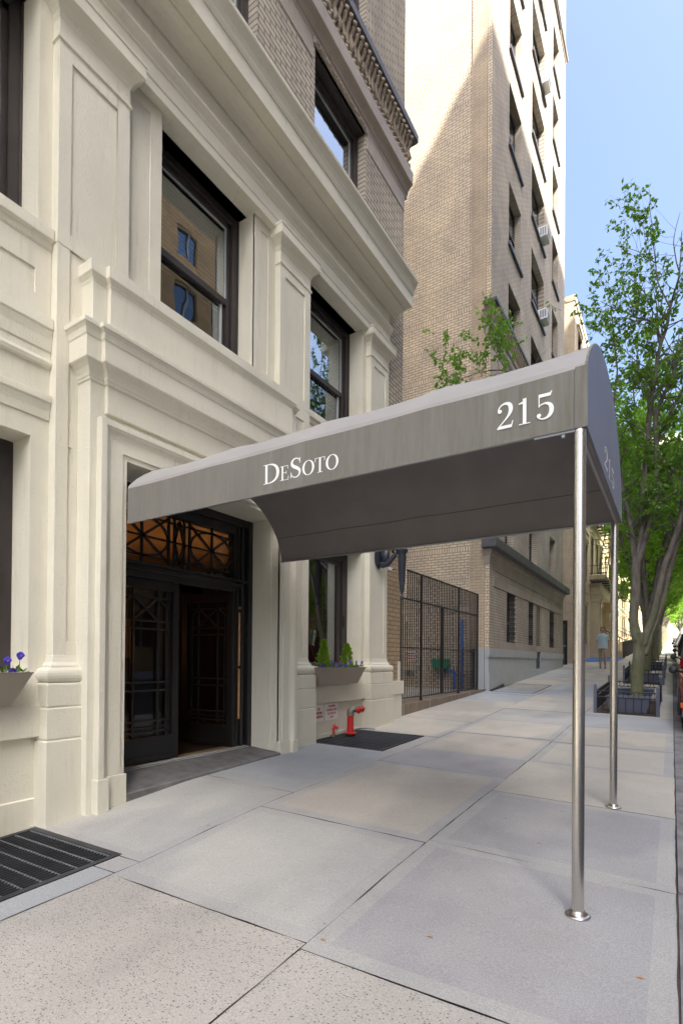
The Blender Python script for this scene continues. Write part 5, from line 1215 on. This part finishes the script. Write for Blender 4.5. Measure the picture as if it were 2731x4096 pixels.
for i,(y,sx) in enumerate(((32.5,2.1),(40,4.0),(48,1.2),(57,5.2),(68,.6),(82,2.6))):
    c=copy_tree(p2 if i%2==0 else p2); c.location=(-.7+(.0),y,g(-.7,y)); c.rotation_euler=(0,0,(sx%1-.5)*.8); s=1-.03*(i%3); c.scale=(s,s*(1 if i%2 else -1),s); c['label']=labs[i]
for (x_,y_,l_) in ((1.2,112,'leafy tree closing the view beyond the parked cars'),(-2.6,119,'leafy tree at the far end of the pavement before the pale apartment block'),(4.5,121,'leafy tree far off at the right edge of the street end')):
    c=copy_tree(p2); c.location=(x_,y_,g(0,y_)-.5); c.scale=(1.25,1.25,.95); c['label']=l_; c['group']='trees at the end of the street'
# roadside trees across the street for the window reflections
c=copy_tree(proto); c.location=(11.5,30,g(9,30)-.1); c.rotation_euler=(0,0,1); c.scale=(.85,.85,.85); c['label']='large street tree on the opposite pavement, outside the photo'; c['group']='trees outside the photo'
# ------------------------------------------------------------------ tree guards
def guard(x0,x1,y0,y1,label,pots=True):
    t=thing('tree_guard',label,'tree guard',(x0,y0,g(x0,y0)),'black iron guards round the street tree pits')
    m=MB().mat('pot_grey')
    for x,y in ((x0,y0),(x1,y0),(x0,y1),(x1,y1)):
        z=g(x,y); m=MB().mat('pot_grey'); m.box(x-.028,x+.028,y-.028,y+.028,z-.01,z+.52); m.loft([[(x-.034,y-.034,z+.52),(x+.034,y-.034,z+.52),(x+.034,y+.034,z+.52),(x-.034,y+.034,z+.52)],[(x-.015,y-.015,z+.55),(x+.015,y-.015,z+.55),(x+.015,y+.015,z+.55),(x-.015,y+.015,z+.55)]]); m.build('post',t)
    def side(ax,ay,bx,by):
        m=MB().mat('black_iron'); za,zb=g(ax,ay),g(bx,by); A_=Vector((ax,ay,za));B_=Vector((bx,by,zb))
        for h in (.03,.31,.42): m.tube([A_+Vector((0,0,h)),B_+Vector((0,0,h))],.010,4)
        ln=(B_-A_).length; n=int(ln/.125)
        for k in range(1,n): p=A_.lerp(B_,k/n); m.tube([p+Vector((0,0,.03)),p+Vector((0,0,.31))],.007,4)
        n2=int(ln/.16)
        for k in range(n2):
            p=A_.lerp(B_,(k+.5)/n2)+Vector((0,0,.365)); d=(B_-A_).normalized()
            m.tube([p+d*.055*math.cos(a)+Vector((0,0,.055*math.sin(a))) for a in [2*math.pi*q/12 for q in range(13)]],.006,4)
        m.build('railing_panel',t)
    side(x0,y0,x1,y0);side(x0,y1,x1,y1);side(x0,y0,x0,y1);side(x1,y0,x1,y1)
    q=MB().mat('soil'); q.loft([[(x0,y0,g(x0,y0)-.02),(x1,y0,g(x1,y0)-.02),(x1,y1,g(x1,y1)-.02),(x0,y1,g(x0,y1)-.02)],[(x0,y0,g(x0,y0)+.012),(x1,y0,g(x1,y0)+.012),(x1,y1,g(x1,y1)+.012),(x0,y1,g(x0,y1)+.012)]]); q.build('soil_bed',t); adopt(t)
def pot(x0,x1,y0,y1,label):
    z=g(x0,y0)+.015; t=thing('tree_pit_tub',label,'planter tub',((x0+x1)/2,(y0+y1)/2,z),'plastic tubs inside the tree guards'); m=MB().mat('pot_grey'); 
    i=.06; m.loft([[(x0+i,y0+i*.6,z),(x1-i,y0+i*.6,z),(x1-i,y1-i*.6,z),(x0+i,y1-i*.6,z)],[(x0,y0,z+.27),(x1,y0,z+.27),(x1,y1,z+.27),(x0,y1,z+.27)],[(x0-.015,y0-.015,z+.27),(x1+.015,y0-.015,z+.27),(x1+.015,y1+.015,z+.27),(x0-.015,y1+.015,z+.27)],[(x0-.015,y0-.015,z+.30),(x1+.015,y0-.015,z+.30),(x1+.015,y1+.015,z+.30),(x0-.015,y1+.015,z+.30)],[(x0+.01,y0+.01,z+.30),(x1-.01,y0+.01,z+.30),(x1-.01,y1-.01,z+.30),(x0+.01,y1-.01,z+.30)],[(x0+.01,y0+.01,z+.24),(x1-.01,y0+.01,z+.24),(x1-.01,y1-.01,z+.24),(x0+.01,y1-.01,z+.24)]]); m.build('tub',t,bev=.006)
    m=MB().mat('soil'); m.poly([(x0+.01,y0+.01,z+.262),(x1-.01,y0+.01,z+.262),(x1-.01,y1-.01,z+.262),(x0+.01,y1-.01,z+.262)]); m.build('soil',t); adopt(t)
guard(-1.23,-.21,10.95,13.6,'nearest black iron tree guard with looped railing round the forked tree'); pot(-1.06,-.33,11.12,11.52,'grey plastic tub at the front of the nearest tree guard'); pot(-1.06,-.33,12.95,13.35,'grey plastic tub behind the forked trunk in the nearest guard')
guard(-1.23,-.21,17.9,20.4,'second black iron tree guard up the pavement'); pot(-1.05,-.33,18.05,18.4,'grey plastic tub in the second tree guard')
guard(-1.2,-.22,24.7,27.0,'third black iron tree guard, mostly hidden by the tree trunks'); pot(-1.0,-.33,24.8,25.2,'dark plastic tub in the third tree guard')
# ------------------------------------------------------------------ cars (noses toward the camera)
def car(paint,x,y,label,L_=4.7,W=1.86,hb=1.02,hr=1.72,roofrack=False):
    z=zflat(y)+.0; z1=zflat(y+L_)
    t=thing('parked_car',label,'car',(x+W/2,y,z),'cars parked along the kerb')
    def Z(yy): return z+(z1-z)*(yy)/L_
    cx=x+W/2
    # body sections front (low y) to back
    st=[(0,.42,.62,.80),(.06,.34,.78,.90),(.25,.27,.92,.95),(.9,.24,1.0,1.0),(1.35,.24,hb,1.0),(2.6,.24,hb+.02,1.0),(3.9,.26,hb+.03,1.0),(4.45,.3,hb,.97),(L_-.06,.36,.9,.92),(L_,.42,.7,.86)]
    m=MB().mat(paint); rings=[]
    for yy,zb_,zt_,w_ in st:
        h=W/2*w_; r_=[]
        for px,pz in ((-1,.25),(-1,.55),(-.985,.8),(-.93,.94),(-.8,1.0),(0,1.02),(.8,1.0),(.93,.94),(.985,.8),(1,.55),(1,.25),(.93,0),(0,-.02),(-.93,0)):
            r_.append((cx+px*h,y+yy,Z(yy)+zb_+(zt_-zb_)*pz))
        rings.append(r_)
    m.smooth=True; m.loft(rings); bd=m.build('body',t); bd.modifiers.new('e','EDGE_SPLIT').split_angle=rad(50)
    # cabin
    m=MB().mat(paint)
    def cab(yy,zz,ww): return [(cx-W/2*ww,y+yy,Z(yy)+zz),(cx+W/2*ww,y+yy,Z(yy)+zz)]
    prof=[(1.15,hb-.02,.90),(1.95,hr-.06,.72),(2.3,hr,.70),(3.9,hr-.02,.70),(4.35,hr-.12,.71),(4.62,hb-.02,.88)]
    top=[cab(*p) for p in prof]
    m.loft([[a for a,b in top],[ (cx-W/2*.60,a[1],a[2]+.012) for a,b in top],[(cx+W/2*.60,a[1],a[2]+.012) for a,b in top],[b for a,b in top]],False,False)
    for pil_ in ((1.15,1.95),(2.55,2.62),(3.75,3.85),(4.35,4.62)):
        for s in (0,1):
            ya,yb=pil_; sx=-1 if s==0 else 1
            if pil_==(1.15,1.95): a=Vector(top[0][s]);b=Vector(top[1][s])
            elif pil_==(4.35,4.62): a=Vector(top[5][s]);b=Vector(top[4][s])
            else: a=Vector((cx+sx*W/2*.93,y+ya,Z(ya)+hb));b=Vector((cx+sx*W/2*.71,y+yb,Z(yb)+hr-.02))
            m.tube([a,b],.035,6)
    m.build('roof',t)
    m=MB().mat('glass_car')
    for s in (0,1):
        sx=-1 if s==0 else 1
        lo=[(cx+sx*W/2*.92,y+yy,Z(yy)+hb-.01) for yy in (1.25,4.5)]; hi=[(cx+sx*W/2*.715,y+yy,Z(yy)+hr-.06) for yy in (4.3,2.0)]
        m.poly(lo+hi)
    m.poly([top[0][0],top[0][1],top[1][1],top[1][0]]); m.poly([top[5][0],top[5][1],top[4][1],top[4][0]]); m.build('windows',t)
    for yy in (.88,3.75):
        for s in (-1,1):
            wx=cx+s*(W/2-.21); m=MB().mat('tyre'); m.smooth=True; m.lathe((wx,y+yy,Z(yy)+.34),[(.2,-.11),(.32,-.11),(.34,-.08),(.34,.08),(.32,.11),(.2,.11)],24,'x'); wo=m.build('wheel',t)
            m=MB().mat('rim'); m.lathe((wx+s*.10,y+yy,Z(yy)+.34),[(0,-.02),(.21,-.02),(.215,.012),(.18,.0),(.05,.012),(0,.014)],20,'x'); m.build('rim',wo)
            m=MB().mat('plastic_dark'); m.tube([(cx+s*(W/2-.02),y+yy+.41*math.cos(a),Z(yy)+.34+.41*math.sin(a)) for a in [math.pi*q/12 for q in range(13)]],.03,6); m.build('wheel_arch',t)
    for s in (-1,1):
        m=MB().mat('plastic_dark'); m.smooth=True; m.lathe((cx+s*(W/2+.07),y+1.55,Z(1.5)+hb+.04),[(0,-.05),(.055,-.045),(.07,-.02),(.065,.04),(0,.06)],14,'y'); m.tube([(cx+s*(W/2-.08),y+1.55,Z(1.5)+hb-.0),(cx+s*(W/2+.08),y+1.55,Z(1.5)+hb+.04)],.025,6); m.build('wing_mirror',t)
        m=MB().mat('lens'); m.obox((cx+s*(W/2-.26),y+.09,Z(0)+.70),(.17,0,0),(0,.06,0),(0,0,.07)); m.build('headlight',t,bev=.02)
        m=MB().mat('amber'); m.obox((cx+s*(W/2-.055),y+.14,Z(0)+.56),(.03,.02,0),(0,.085,0),(0,0,.035)); m.build('side_marker',t,bev=.01)
    m=MB().mat('plastic_dark'); m.box(cx-.55,cx+.55,y-.01,y+.05,Z(0)+.5,Z(0)+.72); m.box(cx-W/2*.9,cx+W/2*.9,y+.0,y+.1,Z(0)+.28,Z(0)+.42); m.build('grille_and_bumper',t,bev=.01)
    if roofrack:
        m=MB().mat('chrome')
        for s in (-1,1): m.tube([(cx+s*.55,y+2.1,Z(2)+hr+.07),(cx+s*.55,y+3.9,Z(4)+hr+.06)],.018,6)
        m.build('roof_rail',t)
    adopt(t); return t
car('car_red',.085,9.25,'dark red car nearest on the right edge, with amber side marker',hr=1.55,hb=.98)
car('car_dark',.10,14.6,'dark green black tall vehicle parked behind the red car',hr=1.85,roofrack=True)
car('car_black',.14,20.0,'third parked vehicle, black with roof rails',hr=1.75,roofrack=True)
car('car_silver',.16,25.6,'fourth parked car, silver, mostly hidden',hr=1.6)
car('car_white',.10,31.5,'white car parked farthest up the kerb in the sun',hr=1.5)
car('car_silver',.16,38.5,'far pale car parked beyond the white one',hr=1.5)
# ------------------------------------------------------------------ person walking away, pale top and tan trousers
def person(x,y,label):
    z=g(x,y); t=thing('person',label,'person',(x,y,z))
    V={}; vs=[];rs=[];es=[]
    def v(n,p,r): V[n]=len(vs); vs.append((x+p[0],y+p[1],z+p[2])); rs.append(r)
    v('pel',(0,0,.95),.15); v('wai',(0,.01,1.10),.125); v('che',(0,0,1.30),.15); v('nb',(0,-.01,1.45),.075); v('nk',(0,-.01,1.52),.05)
    v('hd0',(0,-.02,1.58),.075); v('hd1',(0,-.015,1.66),.095); v('hd2',(0,-.01,1.73),.07)
    for s,k in ((-1,'l'),(1,'r')):
        v('sh'+k,(s*.17,0,1.41),.06); v('el'+k,(s*.22,.05*s,1.14),.042); v('wr'+k,(s*.22,-.06+.08*s,.91),.026); v('pa'+k,(s*.22,-.08+.08*s,.85),.024)
        v('hip'+k,(s*.09,0,.90),.095); v('kn'+k,(s*.10,-.12*s-.02,.50),.062); v('an'+k,(s*.10,-.20*s+(.16 if s>0 else -.05),.10),.038); v('ft'+k,(s*.11,-.20*s-.02+(.05 if s>0 else -.12),.035),.035)
        for q in range(5):
            a=(q-2)*.012; v('f%d%s'%(q,k),(s*.22+(.0),-.08+.08*s+a*1.3,.82-(0 if q else -.03)),.009); v('g%d%s'%(q,k),(s*.22-s*.012,-.08+.08*s+a*1.6-(.02 if q==0 else 0),.775+(.05 if q==0 else .006*abs(q-2))),.007)
    E=[('pel','wai'),('wai','che'),('che','nb'),('nb','nk'),('nk','hd0'),('hd0','hd1'),('hd1','hd2')]
    for k in 'lr':
        E+=[('che','sh'+k),('sh'+k,'el'+k),('el'+k,'wr'+k),('wr'+k,'pa'+k),('pel','hip'+k),('hip'+k,'kn'+k),('kn'+k,'an'+k),('an'+k,'ft'+k)]
        for q in range(5): E+=[('pa'+k,'f%d%s'%(q,k)),('f%d%s'%(q,k),'g%d%s'%(q,k))]
    me=bpy.data.meshes.new('body'); me.from_pydata(vs,[(V[a],V[b]) for a,b in E],[]); o=bpy.data.objects.new('body',me); COL.objects.link(o)
    o.modifiers.new('s','SKIN'); o.modifiers.new('u','SUBSURF').levels=2
    for i,d in enumerate(me.skin_vertices[0].data): d.radius=(rs[i],rs[i]*(.72 if vs[i][2]-z>.85 and rs[i]>.1 else 1)); d.use_root=(i==0)
    dg=bpy.context.evaluated_depsgraph_get(); m2=bpy.data.meshes.new_from_object(o.evaluated_get(dg)); bpy.data.objects.remove(o)
    m2.materials.clear()
    for n in ('skin','shirt_pale','trousers_tan','hair_brown'): m2.materials.append(M[n])
    for p in m2.polygons:
        c=p.center; h=c.z-z; ax=abs(c.x-x); p.use_smooth=True
        p.material_index=0 if (h>1.5 or (ax>.165 and h<1.22)) else (1 if h>.97 else (2 if h>.09 else 3))
    o=bpy.data.objects.new('body',m2); COL.objects.link(o); o.parent=t
    # shirt and trousers as loose shells
    def shell(name,rings,mat):
        m=MB().mat(mat); m.smooth=True; R_=[]
        for (cx,cy,h,rx,ry) in rings: R_.append([(x+cx+rx*math.cos(a),y+cy+ry*math.sin(a),z+h) for a in [2*math.pi*k/18 for k in range(18)]])
        m.loft(R_,True,False); m.build(name,t)
    shell('shirt',[(0,0,.86,.20,.145),(0,0,1.0,.185,.135),(0,0,1.15,.175,.125),(0,0,1.32,.20,.13),(0,0,1.42,.18,.11),(0,-.01,1.48,.07,.07)],'shirt_pale')
    m=MB().mat('hair_brown'); m.smooth=True; m.lathe((x,y+.0,z+1.64),[(.03,-.12),(.07,-.07),(.098,0),(.098,.06),(.07,.11),(0,.13)],16); 
    for i in range(len(m.v)): m.v[i]=(m.v[i][0],m.v[i][1]+.018,m.v[i][2])
    m.build('hair',t)
    m=MB().mat('skin'); m.tube([(x,y-.105,z+1.64),(x,y-.118,z+1.615),(x,y-.10,z+1.605)],[.008,.012,.008],6)
    for s in (-1,1): m.tube([(x+s*.092,y-.01,z+1.66),(x+s*.097,y-.005,z+1.62)],.012,6)
    m.mat('hair_brown'); 
    for s in (-1,1): m.lathe((x+s*.033,y-.098,z+1.665),[(0,-.007),(.008,0),(0,.007)],6)
    m.mat('red_paint'); m.box(x-.022,x+.022,y-.106,y-.098,z+1.572,z+1.580); m.build('face',t)
    adopt(t)
person(-2.45,24.3,'person in a pale blue top and tan trousers walking on the far pavement')
# blue tarpaulin on the stoop up the street
m=MB().mat('tarp_blue'); r=random.Random(2)
pts=[]
for i in range(7):
    row=[]
    for j in range(10): yy=29.5+j*.55; xx=-4.0+i*.28; row.append((xx,yy,g(xx,yy)+.02+r.uniform(0,.05)))
    pts.append(row)
b=len(m.v)
for row in pts: m.v+=row
for i in range(6):
    for j in range(9): m.face((b+i*10+j,b+i*10+j+1,b+(i+1)*10+j+1,b+(i+1)*10+j))
tag(m.build('tarpaulin'),'crumpled blue tarpaulin lying on the pavement in front of the columned house','tarpaulin')
# ------------------------------------------------------------------ sun, sky, camera
sc.world=bpy.data.worlds.new('World'); sc.world.use_nodes=True; nt=sc.world.node_tree
bg=nt.nodes['Background']; sk=nt.nodes.new('ShaderNodeTexSky'); sk.sky_type='NISHITA'; sk.sun_disc=False
a_,b_,c_=1.0,SUN_B,1.40
el=math.atan2(c_,math.hypot(a_,b_)); sk.sun_elevation=el
# direction to the sun is (+x, -y): azimuth measured clockwise from +Y
az=math.atan2(a_,-b_); sk.sun_rotation=az
sk.air_density=AIR; sk.dust_density=DUST; sk.ozone_density=OZ; sk.altitude=0
nt.links.new(sk.outputs[0],bg.inputs[0]); bg.inputs[1].default_value=SKYS
sl=bpy.data.lights.new('sun','SUN'); sl.energy=SUNE; sl.angle=rad(.53); sl.color=(1,.94,.84)
so=bpy.data.objects.new('sun',sl); COL.objects.link(so); so.rotation_euler=Vector((-a_,b_,-c_)).to_track_quat('-Z','Y').to_euler(); so.location=(20,-10,40)
cd=bpy.data.cameras.new('camera'); cam=bpy.data.objects.new('camera',cd); COL.objects.link(cam); sc.camera=cam
F_=2089.97; yaw=.563947494; pit=.00716613; rol=.00784354
F0=Vector((-math.sin(yaw),math.cos(yaw),0));R0=Vector((math.cos(yaw),math.sin(yaw),0));U0=Vector((0,0,1))
F=F0*math.cos(pit)+U0*math.sin(pit);U=-F0*math.sin(pit)+U0*math.cos(pit)
Rr=R0*math.cos(rol)+U*math.sin(rol);U2=-R0*math.sin(rol)+U*math.cos(rol)
cam.matrix_world=Matrix(((Rr.x,U2.x,-F.x,0),(Rr.y,U2.y,-F.y,0),(Rr.z,U2.z,-F.z,0),(0,0,0,1)))
cd.sensor_fit='HORIZONTAL'; cd.sensor_width=36; cd.lens=36*F_/2731; cd.shift_y=(2624.7-2048)/2731; cd.shift_x=0
cd.clip_start=.05; cd.clip_end=2000
sc.view_settings.view_transform='Standard'; sc.view_settings.look='None'; sc.view_settings.gamma=1; sc.view_settings.exposure=EXPO
sc.cycles.max_bounces=8; sc.cycles.diffuse_bounces=4; sc.cycles.glossy_bounces=4; sc.cycles.transparent_max_bounces=16
